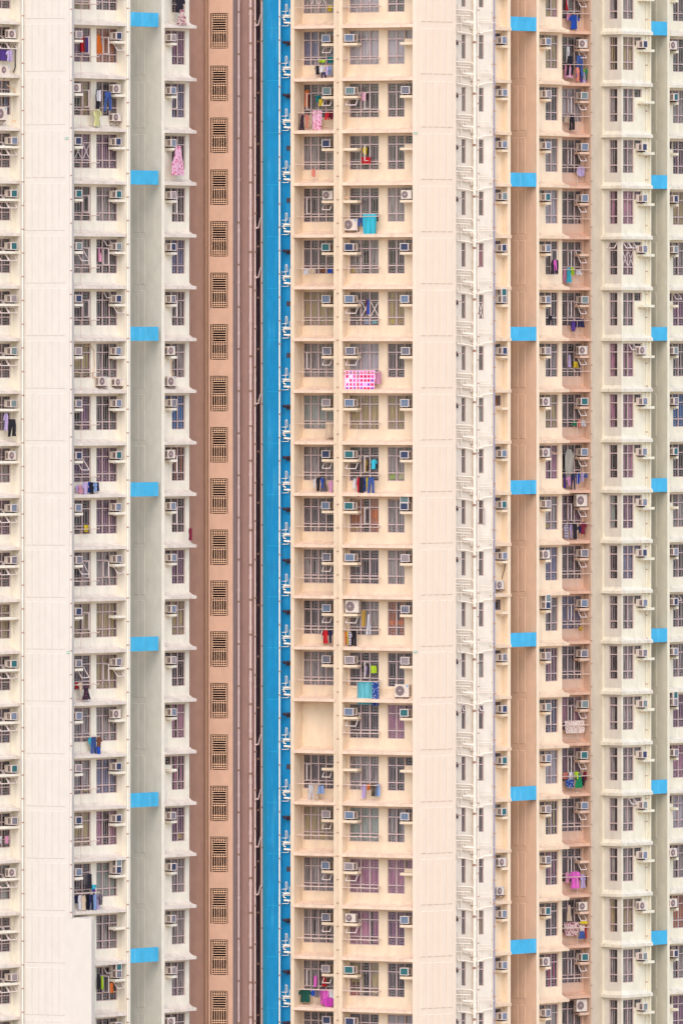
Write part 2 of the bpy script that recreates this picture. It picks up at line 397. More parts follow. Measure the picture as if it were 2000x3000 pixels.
    def casement(s, kind, j, r):
        """an opened sash on light column j, row r: awning (hinged on top) or side hung"""
        key = (kind, j, r)
        if key not in s.cas:
            fr, v = s.fr, s.v; a, b = s.us[j]+0.02, s.us[j+1]-0.02; zt, zb = s.rows[r]-0.02, s.rows[r+1]+0.02
            f = 0.038; mb = MB()
            if kind == 'tape':
                def st(x0, z0, x1, z1):
                    dx, dz = x1-x0, z1-z0; l = math.hypot(dx, dz); nx, nz = -dz/l*0.022, dx/l*0.022
                    mb.face([fr.w(x0+nx, v-0.062)+(z0+nz,), fr.w(x0-nx, v-0.062)+(z0-nz,), fr.w(x1-nx, v-0.062)+(z1-nz,), fr.w(x1+nx, v-0.062)+(z1+nz,)])
                st(a+0.03, zt-0.05, b-0.03, zb+0.05); st(a+0.03, zb+0.05, b-0.03, zt-0.05)
                s.cas[key] = mb.data('window_tape', [M['frame_l']], s.o); return s.cas[key]
            W, H = b-a, zt-zb
            if kind == 'awn':
                an = radians(38)
                def T(x, y, z): return fr.w(a+x, v-0.05+(-z)*sin(an)+y*cos(an))+(zt+z*cos(an)+y*sin(an),)
            elif kind == 'sideR':   # hinged on the right
                an = radians(100)
                def T(x, y, z): xx = W-x; return fr.w(b-xx*cos(an)-y*sin(an), v-0.05+xx*sin(an)-y*cos(an))+(zt+z,)
            else:
                an = radians(100)
                def T(x, y, z): return fr.w(a+x*cos(an)+y*sin(an), v-0.05+x*sin(an)-y*cos(an))+(zt+z,)
            def bx(x0, x1, z0, z1, y0, y1, m):
                r_ = [(x0, y0), (x1, y0), (x1, y1), (x0, y1)]
                mb.hexa([T(x, y, z0) for x, y in r_]+[T(x, y, z1) for x, y in r_], m)
            for q in ((0, f, -H, 0), (W-f, W, -H, 0), (f, W-f, -H, -H+f), (f, W-f, -f, 0)): bx(q[0], q[1], q[2], q[3], -0.02, 0.02, 0)
            mb.face([T(f, 0, -H+f), T(W-f, 0, -H+f), T(W-f, 0, -f), T(f, 0, -f)], 1)
            s.cas[key] = mb.data('casement', [M['frame_l'], M['glass']], s.o)
        return s.cas[key]
    def place(s, parent, i, cur='c', opens=()):
        z = F(i); pos = (s.o[0], s.o[1], z)
        w = put('window', s.m_frame, parent, pos)
        put('pane', s.m_glass, w, pos); put('security_grille', s.m_gr, w, pos)
        rnd = random.Random(hash((round(s.o[0], 2), i)) & 0xffff)
        var = rnd.choice([1, 2, 3, 4]) if cur == 'k' else rnd.choice([0, 0, 0, 1, 4])
        if cur in 'wsb': var = 0
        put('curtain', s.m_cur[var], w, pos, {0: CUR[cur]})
        for o in opens: put('window_tape' if o[0] == 'tape' else 'casement', s.casement(*o), w, pos)
        return w

NF = range(-1, 20)
W_A = Win(FA, -0.55, [-16, 9, 32]) if False else Win(FA, -0.55, [-18, 8, 32])
W_B1 = Win(FL, -0.55, [195, 219, 243.5, 266.5])
W_B2 = Win(FL, -0.55, [282.5, 303, 323.5, 345])
W_C = Win(FL, -0.50, [503.6, 523, 543.3], (484, 503.6))
W_1 = Win(FC, -1.0, [887.5, 909.5, 931.5, 954, 980])
W_2 = Win(FC, -0.64, [1022.8, 1055.4, 1082, 1109])
W_3 = Win(FC, -0.64, [1134.4, 1160, 1184.4], (1184.4, 1215))
W_U1 = Win(FU, 0, [1351.5, 1363], zt=-0.26, zb=-1.58, r=[-0.26, -0.68, -1.58])
W_U2 = Win(FU, 0, [1402, 1416], zt=-0.28, zb=-1.60, r=[-0.28, -0.70, -1.60])
W_E = Win(FR, -0.40, [1441, 1469], zt=-0.13, zb=-0.75, r=[-0.13, -0.75])
W_F = Win(FR, -0.50, [1597.8, 1616, 1634.8], (1579, 1597.8))
W_G = Win(FG, -0.60, [1642, 1664, 1684, 1703.5])
W_H1 = Win(HL, 0, [1783, 1807.5])
W_H2 = Win(HM, 0, [1824.5, 1841, 1857.5], (1857.5, 1880))
W_I = Win(HM, -0.40, [1971, 1989, 2008], (1958, 1971))

BLANK1 = 13
KNOT = lambda c: c
cur = {
 'A':  'k'+'kukkkkkkcvkykukkskkk',
 'B1': 'y'+'vyvkckyvvkcykccykkkk',
 'B2': 'k'+'okvckkckvvcyycupsckk',
 'C':  'k'+'vukcuccbokvykppvccck',
 'R1': 'c'+'ukckkycsckckckkyccck',
 'R2': 'w'+'wkkkckwykokckkcsppyk',
 'R3': 'k'+'wkkckykycccokpkcpvkw',
 'E':  'k'+'kkkkkkkokkkkkokskwkk',
 'F':  'y'+'ykcwkkcypcucpuwypkmc',
 'G':  'k'+'kwkkkkkkkvkukpvkkkkk',
 'H1': 'c'+'yccpkcppkskckccccycc',
 'H2': 'c'+'yccppcppvpcccckcckcu'.replace('k', 'k'),
 'I':  'k'+'kcvycvcbkccccvpwcocv',
 'U1': 'k'+'kckkkkckckkckkkkkkkk', 'U2': 'k'+'kkkkmkkskoccskkkkykk',
}
cur['H2'] = 'c'+'yccppcpppvucccccccyc'[:17]+'ycc'
A_, S_, SR = 'awn', 'side', 'sideR'
opens = {
 'A': {i: [(A_, 0, 1), (A_, 1, 1)] for i in (0, 2, 3, 4, 5, 6, 9, 10, 12, 13, 14, 16, 17, 18)},
 'B1': {i: [(A_, 1, 1)] for i in (4, 8, 10, 12)},
 'B2': {},
 'C': {i: [(S_, 0, 1)] for i in (1, 3, 5, 8, 9)},
 'R1': {i: [(A_, 3, 1)] for i in (0, 1, 3, 6, 8, 10, 11, 14, 15, 16, 17, 18)},
 'R2': {i: [(A_, 0, 1)] for i in (1, 5, 6, 8, 11, 13, 16, 17)},
 'R3': {}, 'E': {}, 'I': {5: [(A_, 0, 0)], 11: [(A_, 0, 0)]},
 'F': {4: [(S_, 1, 1)], 13: [(S_, 0, 1)]},
 'G': {i: [(A_, 2, 1)] for i in (-1, 0, 1, 2, 3, 4, 5, 6, 7, 8, 9, 10, 11, 13, 14, 15, 16, 17, 18)},
 'H1': {4: [(A_, 0, 0)]}, 'H2': {4: [(A_, 0, 0), (A_, 1, 0)], 6: [(A_, 1, 0)], 15: [(A_, 1, 0)]},
 'U1': {13: [(A_, 0, 0)]}, 'U2': {13: [(A_, 0, 0)], 9: [(SR, 0, 1)]},
}
def add(d, k, i, o): d[k].setdefault(i, []).append(o)
for i in (0, 1, 3, 4, 5, 10, 11): add(opens, 'B1', i, (S_, 2, 1))
for i in (0, 4, 10, 12, 18): add(opens, 'B2', i, (S_, 1, 1))
for i in (0, 5, 10, 12, 18): add(opens, 'B2', i, (A_, 2, 1))
for i in (4, 5, 18): add(opens, 'B2', i, (A_, 1, 0))
for i in (1, 3, 6, 14, 18): add(opens, 'R1', i, (S_, 1, 1))
for i in (1, 2, 8, 9, 12): add(opens, 'R2', i, (S_, 2, 1))
for i in (1, 2, 4, 5, 9, 11, 13, 14, 16, 18): add(opens, 'G', i, (S_, 1, 1))
for cn_, i_, j_ in (('B1', 2, 1), ('B1', 2, 2), ('H2', 4, 0), ('H2', 4, 1), ('U2', 5, 0), ('R2', 5, 1), ('R2', 5, 2), ('R1', -1, 1), ('R1', -1, 2)): add(opens, cn_, i_, ('tape', j_, 1))
def skip(colname, i): return (colname == 'R1' and i == BLANK1) or (colname == 'B1' and i >= 17)
def fit(colname, win, parent):
    hs = []
    for i in NF:
        if skip(colname, i): continue
        win.place(parent, i, cur[colname][i+1], opens[colname].get(i, ())); hs += win.holes(i)
    return hs

# ------------------------------------------------------------ ledges and shelves
def ledge_prof(vw, vl): 
    d = vl-vw
    return [(vw-0.05, 0), (vl, 0), (vl, 0.15), (vl-0.10*d, 0.17), (vl-0.45*d, 0.20), (vl-0.75*d, 0.26), (vw, 0.36), (vw-0.05, 0.36)]
def ledges(parent, fr, vw, vl, u0, u1, m, rng=NF, ex=()):
    x, y = fr.w(u0, vl); me = None
    me = MB().prism(fr, ledge_prof(vw, vl), u0, u1).data('ledge', [M[[k_ for k_ in ('cream_l', 'peach', 'peach_r', 'tan_g', 'cream_r') if M[k_] == m][0].join(('ledge_', ''))]], (x, y, 0))
    for i in list(rng)+[20]:
        put('ledge', me, parent, (x, y, F(i)))
def shelves(parent, fr, vw, u0, u1, dep, m, rng=NF, no=(), key=''):
    x, y = fr.w(u0, vw); mb = MB()
    mb.box(fr, u0, u1, vw, vw+dep, -0.94, -0.80, 0)
    # drain pipe under the shelf
    P = lambda u, v, z: fr.w(u, v)+(z,)
    mb.tube([P(u0+0.1, vw+dep*0.5, -0.90), P(u0+0.1, vw+dep*0.5, -0.99), P(u1-0.02, vw+dep*0.5, -1.0)], 0.014, 1, 6)
    me = mb.data('air_conditioner_shelf', [m, M['pipe']], (x, y, 0))
    for i in rng:
        if i not in no: put('air_conditioner_shelf', me, parent, (x, y, F(i)))
def drainpipe(parent, px, Y, r, m, z0=ZB, z1=ZT, clamp=1.27, name='drainpipe', collar=2.8, fr=None, v=0, ox=0.0):
    if fr is not None: x, y = fr.p(px, v)
    else: x, y = X(px, Y), Y
    mb = MB(); mb.tube([(x, y, z0), (x, y, z1)], r, 0, 10)
    z = z0+ox
    zlo = max(z0, -40)
    z = zlo+ox
    k = 0
    while z < min(z1, 20):
        mb.tube([(x, y, z), (x, y, z+0.03)], r+0.012, 1, 10)
        mb.tube([(x, y, z+0.015), (x+r+0.07, y+0.02, z+0.015)], 0.012, 1, 5)
        z += clamp
    z = zlo+0.7+ox
    while z < min(z1, 20):
        mb.tube([(x, y, z), (x, y, z+0.11)], r*1.22, 0, 10); z += collar
    return part(name, mb, [m, M['clamp']], parent, False)

# ------------------------------------------------------------ LEFT CREAM BLOCK
hA = fit('A', W_A, B_L)
u_re = FA.u(58, 0)
mb = MB().sheet(FA, -0.55, FA.u(-60, -0.55), u_re, ZB, ZT, hA)
mb.face([FA.w(u_re, -0.55)+(ZB,), FA.w(u_re, 0)+(ZB,), FA.w(u_re, 0)+(ZT,), FA.w(u_re, -0.55)+(ZT,)])
part('wall', mb, [M['cream_l']], B_L)
ledges(B_L, FA, -0.55, 0.02, FA.u(-60, 0), u_re-0.003, M['cream_l'])
shelves(B_L, FA, -0.55, FA.u(-40, 0), u_re-0.004, 0.52, M['cream_l'])
# flat wall and ribbed wall
mb = MB(); pts_sheet(mb, [(58, FA.w(u_re, 0)[1])] + [(71, -5.95)]); 
u1 = PL.u(205, 0)
mb.sheet(PL, 0, PL.u(71), u1, ZB, ZT)
a = PL.w(u1, 0); b = (X(210, -6.45), -6.45); c = (X(217, -5.92), -5.92); d = (X(214, -4.4), -4.4)
for p, q in ((a, b), (b, c), (c, d)): mb.face([p+(ZB,), q+(ZB,), q+(ZT,), p+(ZT,)])
part('ribbed_wall', mb, [M['cream_p']], B_L)
def relief(parent, fr, pxa, pxb, n, m, zt, zb, name='relief_panel', gap=0.03, h=0.022, ins=0.022, rng=NF):
    ua, ub = fr.u(pxa, 0), fr.u(pxb, 0); W = (ub-ua)/n; mb = MB()
    for k in range(n): mb.frustum(fr, ua+k*W+gap/2, ua+(k+1)*W-gap/2, zb, zt, 0.002, h, ins)
    x, y = fr.w(ua, 0); me = mb.data(name, [m], (x, y, 0))
    for i in rng: put(name, me, parent, (x, y, F(i)))
relief(B_L, PL, 74, 192, 6, M['cream_p'], 0.02, -2.52)
drainpipe(B_L, 66, -5.95, 0.035, M['pipe'])
drainpipe(B_L, 208, -6.85, 0.03, M['pipe'], z0=F(17)-0.1, ox=0.3)
# bays
hB = fit('B1', W_B1, B_L)+fit('B2', W_B2, B_L)
ub = FL.u(368.5, 0)
mb = MB().sheet(FL, -0.55, FL.u(150, -0.55), ub, ZB, ZT, hB)
P = lambda fr, u, v, z: fr.w(u, v)+(z,)
mb.face([P(FL, ub, -0.55, ZB), P(FL, ub, 0, ZB), P(FL, ub, 0, ZT), P(FL, ub, -0.55, ZT)])
part('wall', mb, [M['cream_l']], B_L)
uc = FL.u(382, 0); mb = MB().sheet(FL, 0, ub, uc, ZB, ZT)
mb.face([P(FL, uc, -4, ZB), P(FL, uc, 0, ZB), P(FL, uc, 0, ZT), P(FL, uc, -4, ZT)])
part('pier', mb, [M['cream_l']], B_L)
ledges(B_L, FL, -0.55, 0.03, FL.u(214, 0), ub+0.06, M['cream_l'], range(-1, 18))
x, y = FL.p(273, 0)
me = MB().prism(FL, ledge_prof(-0.55, 0.03), FL.u(273, 0), ub+0.06).data('ledge', [M['ledge_cream_l']], (x, y, 0))
for i in (18, 19, 20): put('ledge', me, B_L, (x, y, F(i)))
bpart = [o for o in B_L.children if o.name.startswith('ledge')]
shelves(B_L, FL, -0.55, FL.u(716, 0) if False else FL.u(317.5, -0.55), ub-0.004, 0.52, M['cream_l'])
shelves(B_L, FL, -0.55, FL.u(200, -0.55), FL.u(243.5, -0.03), 0.52, M['cream_l'], range(-1, 17))
drainpipe(B_L, 374, 0, 0.035, M['pipe'], fr=FL, v=0.06, ox=0.5)
# solid block filling the bay on the lowest floors
mb = MB().box(PL, PL.u(205, 0)+0.001, PL.u(268, 0), -0.5, 0.0, ZB, F(17)-0.1); mb.box(FL, FL.u(222, 0), FL.u(273, 0), -0.545, 0.03, ZB, F(17)-0.12)
part('infill_wall', mb, [M['cream_p']], B_L)
# light well with the grey wall and the blue beams
GW = Fr(473, yL(473)+0.04, -40)
mb = MB().sheet(GW, 0, GW.u(360), GW.u(473), ZB, ZT); part('light_well_wall', mb, [M['grey']], B_L)
relief(B_L, GW, 390, 427.5, 2, M['grey'], -0.06, -2.55, gap=0.12)
u0, u1 = FL.u(473, 0), FL.u(482, 0)
mb = MB().sheet(FL, 0, u0, u1, ZB, ZT); mb.face([P(FL, u1, -1, ZB), P(FL, u1, 0, ZB), P(FL, u1, 0, ZT), P(FL, u1, -1, ZT)])
part('pier', mb, [M['cream_l']], B_L)
def beams(parent, fr, pxa, pxb, dz=0.0):
    ua, ub_ = fr.u(pxa, 0), fr.u(pxb, 0); x, y = fr.w(ua, 0)
    me = MB().box(fr, ua+0.003, ub_, -0.25, 0.0, 0.02+dz, 0.78+dz).data('beam', [M['beam']], (x, y, 0))
    for i in range(0, 19, 3): put('beam', me, parent, (x, y, F(i)))
beams(B_L, FL, 382, 464)
# column C
hC = fit('C', W_C, B_L)
uc0, uc1 = u1, FL.u(554.5, -0.5)
mb = MB().sheet(FL, -0.5, uc0, uc1, ZB, ZT, hC)
mb.face([P(FL, uc1, -0.5, ZB), P(FL, uc1, -7, ZB), P(FL, uc1, -7, ZT), P(FL, uc1, -0.5, ZT)])
part('wall', mb, [M['cream_l']], B_L)
ledges(B_L, FL, -0.5, 0.03, uc0+0.003, uc1+0.003, M['cream_l'])
shelves(B_L, FL, -0.5, FL.u(483.5, -0.5), FL.u(519, 0.0), 0.48, M['cream_l'])

# ------------------------------------------------------------ STAIR TOWER
mb = pts_sheet(MB(), [(530, 5.6), (598, 4.9)]); part('recessed_wall', mb, [M['mauve']], B_S)
ST = Fr(611, 3.95, -8)
us0, us1 = ST.u(611), ST.u(682)
lw, rw = ST.u(616), ST.u(667)
hS = [(lw, rw, F(i)+0.92-1.93, F(i)+0.92) for i in range(-1, 21)]
mb = pts_sheet(MB(), [(598, 4.9), (600, 4.35), (609, 4.2), (611, 3.95)])
mb.sheet(ST, 0, us0, us1, ZB, ZT, hS, 0.28)
part('wall', mb, [M['stair']], B_S)
x, y = ST.w(lw, 0); mb = MB(); b_ = 0.024
ga, gb = lw+0.10, rw-0.10
def bar(u0, u1, z0, z1, w=0): mb.box(ST, u0, u1, -0.14, -0.07, z0, z1, 0)
top = 0.0; bot = -1.93
bar(ga-0.03, ga, bot, top); bar(gb, gb+0.03, bot, top)
def hb(z): bar(ga, gb, z-b_/2, z+b_/2)
for z in (-0.06, -0.18, -0.31, -0.43, -0.56, -0.69, -0.82, -0.95, -1.08, -1.62, -1.74, -1.86): hb(z)
n = 6; W = (gb-ga)/n
for k in range(1, n):
    u = ga+k*W
    for z0, z1 in ((-0.31, -0.06), (-1.86, -0.95)): mb.box(ST, u-b_/2, u+b_/2, -0.135, -0.075, z0, z1, 0)
me = mb.data('lattice_screen', [M['lattice']], (x, y, 0))
mb = MB(); P2 = lambda u, v, z: ST.w(u, v)+(z,)
bk = -1.6
mb.face([P2(lw-0.3, bk, bot), P2(rw+0.3, bk, bot), P2(rw+0.3, bk, top), P2(lw-0.3, bk, top)])
mb.face([P2(lw, -0.28, bot), P2(lw-0.3, bk, bot), P2(lw-0.3, bk, top), P2(lw, -0.28, top)])
mb.face([P2(rw, -0.28, bot), P2(rw+0.3, bk, bot), P2(rw+0.3, bk, top), P2(rw, -0.28, top)])
mb.face([P2(lw, -0.28, bot), P2(rw, -0.28, bot), P2(rw+0.3, bk, bot), P2(lw-0.3, bk, bot)])
mb.face([P2(lw, -0.28, top), P2(rw, -0.28, top), P2(rw+0.3, bk, top), P2(lw-0.3, bk, top)])
# stair flight seen inside
for k in range(6):
    mb.box(ST, lw+0.05+k*0.15, lw+0.22+k*0.15, -1.5, -0.5, -1.0-k*0.14, -0.93-k*0.14, 1)
me2 = mb.data('stairwell', [M['void'], M['slot']], (x, y, 0))
for i in range(-1, 21):
    q = put('stairwell', me2, B_S, (x, y, F(i)+0.92)); put('lattice_screen', me, B_S, (x, y, F(i)+0.92))
mb = pts_sheet(MB(), [(682, ST.w(us1)[1]), (706, 6.0), (750, 5.5), (750.3, 9.5), (762, 9.5), (762.4, 5.0), (773, 4.8)])
part('recessed_wall', mb, [M['mauve_d']], B_S)
drainpipe(B_S, 699, 5.0, 0.062, M['pipe_m'], clamp=2.3, ox=0.2)
drainpipe(B_S, 734, 5.35, 0.085, M['pipe_m'], clamp=1.9, ox=0.9)
drainpipe(B_S, 747.5, 5.2, 0.05, M['pipe_m'], clamp=2.1, ox=0.5)
drainpipe(B_S, 756, 5.6, 0.055, M['pipe_k'], clamp=2.8, ox=0.1)
drainpipe(B_S, 767.5, 4.7, 0.04, M['pipe_m'], clamp=2.2, ox=1.1)
# jogs where the thin pipe changes line
for py in (60, 655, 800, 1020+150, 2170, 2330, 2470, 2610):
    z = Zy(py, 5); mb = MB()
    mb.tube([(X(749, 5.1), 5.1, z-0.25), (X(757, 5.0), 5.0, z-0.2), (X(764, 4.7), 4.7, z+0.3)], 0.05, 0, 8)
    part('pipe_elbow', mb, [M['pipe_m']], B_S)

# ------------------------------------------------------------ CENTRAL PEACH BLOCK
mb = pts_sheet(MB(), [(770, 5.2), (771, 3.3), (782, 2.7)]); part('blue_edge', mb, [M['blue_l']], B_C)  # face turned to the light, painted lighter than the blue wall
mb = pts_sheet(MB(), [(782, 2.7), (824, 2.2), (826, 2.6), (860, 2.45)]); part('blue_wall', mb, [M['blue']], B_C)
uw0 = FC.u(851, 0); ua = FC.u(861, 0)
mb = MB().sheet(FC, 0, uw0, ua, ZB, ZT)
mb.face([P(FC, uw0, -1.2, ZB), P(FC, uw0, 0, ZB), P(FC, uw0, 0, ZT), P(FC, uw0, -1.2, ZT)])
part('pier', mb, [M['peach']], B_C)
up0, up1 = FC.u(977, 0), FC.u(1002, 0)
h1 = fit('R1', W_1, B_C)
mb = MB().sheet(FC, -1.0, ua, up0+0.5, ZB, ZT, h1)
mb.face([P(FC, ua, -1.0, ZB), P(FC, ua, 0, ZB), P(FC, ua, 0, ZT), P(FC, ua, -1.0, ZT)])
part('wall', mb, [M['peach']], B_C)
mb = MB().box(FC, up0, up1, -1.0, 0, ZB, ZT); part('pier', mb, [M['peach']], B_C)
h2 = fit('R2', W_2, B_C)+fit('R3', W_3, B_C)
ue0, ue1 = FC.u(1208, 0), FC.u(1221, 0)
mb = MB().sheet(FC, -0.64, up1, ue0+0.3, ZB, ZT, h2); part('wall', mb, [M['peach']], B_C)
mb = MB().sheet(FC, 0, ue0, ue1, ZB, ZT); mb.face([P(FC, ue0, -0.64, ZB), P(FC, ue0, 0, ZB), P(FC, ue0, 0, ZT), P(FC, ue0, -0.64, ZT)])
part('pier', mb, [M['peach_p']], B_C)
ledges(B_C, FC, -1.0, 0.03, FC.u(856, 0.03), FC.u(983, 0.03), M['peach'])
ledges(B_C, FC, -0.64, 0.03, FC.u(999, 0.03), ue0+0.0, M['peach'])
shelves(B_C, FC, -1.0, FC.u(942, -0.46), up0+0.3, 0.54, M['peach'], no=(BLANK1,))
shelves(B_C, FC, -0.64, FC.u(1004.5, -0.12), FC.u(1046, -0.12), 0.52, M['peach'])
shelves(B_C, FC, -0.64, FC.u(1171, -0.12), ue0+0.2, 0.52, M['peach'])
drainpipe(B_C, 988, 0, 0.035, M['peach'], fr=FC, v=0.06, ox=0.4)
upr = PR.u(1335.5, 0)
mb = MB().sheet(PR, 0, PR.u(1221, 0), upr, ZB, ZT)
mb.face([P(PR, upr, -6, ZB), P(PR, upr, 0, ZB), P(PR, upr, 0, ZT), P(PR, upr, -6, ZT)])
part('ribbed_wall', mb, [M['peach_p']], B_C)
relief(B_C, PR, 1230, 1326, 5, M['peach_p'], -0.05, -2.53, gap=0.06, h=0.035, ins=0.03)
# pipes on the blue wall
BL = Fr(840, 2.53, -8)
def tubes(fr, v, runs, zx0, sc_, zy0, kz, mb, m=0):
    for r, pl in runs:
        r *= 0.75
        mb.tube([fr.p(zx0+a/sc_, v)+(-(b-zy0)*kz,) for a, b in pl], r, m, 8)
mb = MB()
tubes(BL, 0.12, [(0.022, [(285, 960), (285, 720), (312, 712), (325, 740), (325, 880), (180, 885)]), (0.022, [(185, 965), (380, 965), (380, 820)]),
    (0.022, [(185, 1022), (395, 1022)]), (0.045, [(395, 990), (240, 990), (240, 1070), (285, 1085)]), (0.07, [(255, 1140), (395, 1150)]),
    (0.022, [(150, 1215), (350, 1215), (350, 1170)]), (0.03, [(350, 1125), (330, 1140)])], 800, 7.84, 91, 0.00235, mb)
x, y = BL.p(840, 0.1); me = mb.data('waste_pipe', [M['pipe']], (x, y, 0))
for i in NF: put('waste_pipe', me, B_C, (x, y, F(i)))
drainpipe(B_C, 818.5, 2.15, 0.035, M['pipe'], ox=0.2)
mb = MB(); tubes(BL, 0.02, [], 0, 1, 0, 1, mb)
u0 = BL.u(839, 0); u1_ = BL.u(851, 0)
mb.box(BL, u0, u1_, -0.1, 0.03, -0.90, -0.64, 0)
me_v0 = mb.data('vent_opening', [M['pipe_k']], (x, y, 0))
mb = MB(); mb.box(BL, u0-0.01, u1_, -0.1, 0.03, -0.90, -0.64, 0)
mb.tube([BL.w(u0+0.25, 0.1)+(-0.74,), BL.w(u0-0.08, 0.3)+(-0.72,)], 0.085, 0, 10); mb.tube([BL.w(u0-0.06, 0.28)+(-0.72,), BL.w(u0-0.14, 0.33)+(-0.70,)], 0.05, 0, 8)
me_v1 = mb.data('exhaust_vent', [M['pipe_k']], (x, y, 0))
for i in NF:
    q = i in (2, 3, 5, 6, 14, 16)
    put('vent_opening' if q else 'exhaust_vent', me_v0 if q else me_v1, B_C, (x, y, F(i)))

# ------------------------------------------------------------ WHITE SERVICE TOWER
hU = fit('U1', W_U1, B_U)+fit('U2', W_U2, B_U)
mb = MB().sheet(FU, 0, FU.u(1325), FU.u(1449), ZB, ZT, hU, 0.1); mb.face([FU.w(FU.u(1449), 0)+(ZB,), FU.w(FU.u(1449), -2)+(ZB,), FU.w(FU.u(1449), -2)+(ZT,), FU.w(FU.u(1449), 0)+(ZT,)]); part('wall', mb, [M['white']], B_U)
runs = [(0.045, [(40, 995), (470, 1020), (500, 1050), (520, 1110)]), (0.04, [(40, 1140), (430, 1160)]), (0.075, [(235, 1318), (520, 1345)]),
 (0.03, [(190, 1160), (190, 1600)]), (0.045, [(80, 1470), (90, 1600), (150, 1600), (350, 1625), (520, 1665)]),
 (0.045, [(600, 1640), (760, 1610), (770, 1582)]), (0.04, [(770, 1582), (1030, 1552)]), (0.012, [(650, 1190), (980, 1210)]),
 (0.018, [(640, 1280), (1000, 1290), (1010, 1330), (1080, 1332)]), (0.014, [(580, 1322), (960, 1335)]), (0.02, [(80, 830), (110, 835), (110, 1070), (460, 1085)]),
 (0.03, [(40, 1370), (500, 1385)]), (0.035, [(650, 1400), (690, 1440), (695, 1600), (740, 1612)]), (0.02, [(1020, 1335), (1020, 1550)]),
 (0.03, [(240, 1160), (240, 1260), (235, 1318)]), (0.025, [(330, 1200), (330, 1310)]), (0.03, [(455, 1390), (470, 1500)]), (0.018, [(280, 1400), (400, 1420), (500, 1420)]),
 (0.02, [(60, 1215), (320, 1218)]), (0.06, [(500, 1590), (560, 1640)]), (0.05, [(600, 1560), (560, 1650)]), (0.018, [(360, 1200), (360, 1290), (500, 1300)])]
mb = MB(); tubes(FU, 0.16, runs, 1330, 9.22, 135, 0.00202, mb)
tubes(FU, 0.05, [(0.012, [(420, 1525), (575, 1522)]), (0.012, [(1000, 1060), (1040, 1065)]), (0.012, [(950, 1180+280), (1020, 1462)])], 1330, 9.22, 135, 0.00202, mb, 1)
x, y = FU.p(1389, 0.1); me = mb.data('waste_pipe', [M['pipe'], M['clamp']], (x, y, 0))
for i in NF: put('waste_pipe', me, B_U, (x, y, F(i)))
drainpipe(B_U, 1389, 0, 0.085, M['pipe'], fr=FU, v=0.16, clamp=2.8, collar=1.4)
drainpipe(B_U, 1400.5, 0, 0.025, M['pipe'], fr=FU, v=0.2, ox=0.6)
drainpipe(B_U, 1447.5, 0, 0.045, M['pipe_d'], fr=FU, v=0.08, ox=0.2)
mb = MB(); tubes(FU, 0.25, [(0.065, [(95, 445), (160, 450)])], 1330, 9.22, 135, 0.00202, mb, 1)
tubes(FU, 0.25, [(0.045, [(160, 450), (172, 452)])], 1330, 9.22, 135, 0.00202, mb, 0)
mb.box(FU, FU.u(1337, 0.1), FU.u(1340, 0.1), 0, 0.2, -0.83, -0.57, 0)
me_v = mb.data('exhaust_vent', [M['pipe_k'], M['rack']], (x, y, 0))
for i in NF:
    if i not in (4, 8, 11, 16): put('exhaust_vent', me_v, B_U, (x, y, F(i)))

# ------------------------------------------------------------ RIGHT PEACH BLOCK
hE = fit('E', W_E, B_R)
ue = FR.u(1487, 0); ue2 = FR.u(1495, 0)
mb = MB().sheet(FR, -0.4, FR.u(1425, -0.4), ue, ZB, ZT, hE)
mb.face([P(FR, ue, -0.4, ZB), P(FR, ue, 0, ZB), P(FR, ue, 0, ZT), P(FR, ue, -0.4, ZT)]); part('wall', mb, [M['peach_r']], B_R)
mb = MB().sheet(FR, 0, ue, ue2, ZB, ZT); mb.face([P(FR, ue2, -4, ZB), P(FR, ue2, 0, ZB), P(FR, ue2, 0, ZT), P(FR, ue2, -4, ZT)]); part('pier', mb, [M['peach_r']], B_R)
ledges(B_R, FR, -0.4, 0.05, FR.u(1444, 0.05), ue2+0.02, M['peach_r'])
shelves(B_R, FR, -0.4, FR.u(1451, -0.4), FR.u(1487, 0.1), 0.50, M['peach_r'])
drainpipe(B_R, 1480.5, 0, 0.03, M['peach_r'], fr=FR, v=-0.33, ox=0.7)
TW = Fr(1570.5, yR(1570.5)+0.04, -40)
mb = MB().sheet(TW, 0, TW.u(1478), TW.u(1571), ZB, ZT); part('light_well_wall', mb, [M['tan']], B_R)
relief(B_R, TW, 1499, 1541.5, 2, M['tan'], -0.09, -2.55, gap=0.12)
beams(B_R, FR, 1495, 1571)
uf0, uf1 = FR.u(1570.5, 0), FR.u(1579, 0)
mb = MB().sheet(FR, 0, uf0, uf1, ZB, ZT)
for u in (uf1,): mb.face([P(FR, u, -1, ZB), P(FR, u, 0, ZB), P(FR, u, 0, ZT), P(FR, u, -1, ZT)])
part('pier', mb, [M['peach_r']], B_R)
hF = fit('F', W_F, B_R); uf2 = FR.u(1646, -0.5)
mb = MB().sheet(FR, -0.5, uf1, uf2, ZB, ZT, hF); mb.face([P(FR, uf2, -0.5, ZB), P(FR, uf2, -4, ZB), P(FR, uf2, -4, ZT), P(FR, uf2, -0.5, ZT)])
part('wall', mb, [M['peach_r']], B_R)
ledges(B_R, FR, -0.5, 0.03, uf1+0.003, uf2+0.003, M['peach_r'])
shelves(B_R, FR, -0.5, FR.u(1580, -0.5), FR.u(1615, 0.0), 0.48, M['peach_r'])
hG = fit('G', W_G, B_R); ug = FG.u(1728, 0)
mb = MB().sheet(FG, -0.6, FG.u(1610, -0.6), ug, ZB, ZT, hG)
mb.face([P(FG, ug, -0.6, ZB), P(FG, ug, 0, ZB), P(FG, ug, 0, ZT), P(FG, ug, -0.6, ZT)]); part('wall', mb, [M['tan_g']], B_R)
ledges(B_R, FG, -0.6, 0.02, FG.u(1630, 0), ug+0.003, M['tan_g'])
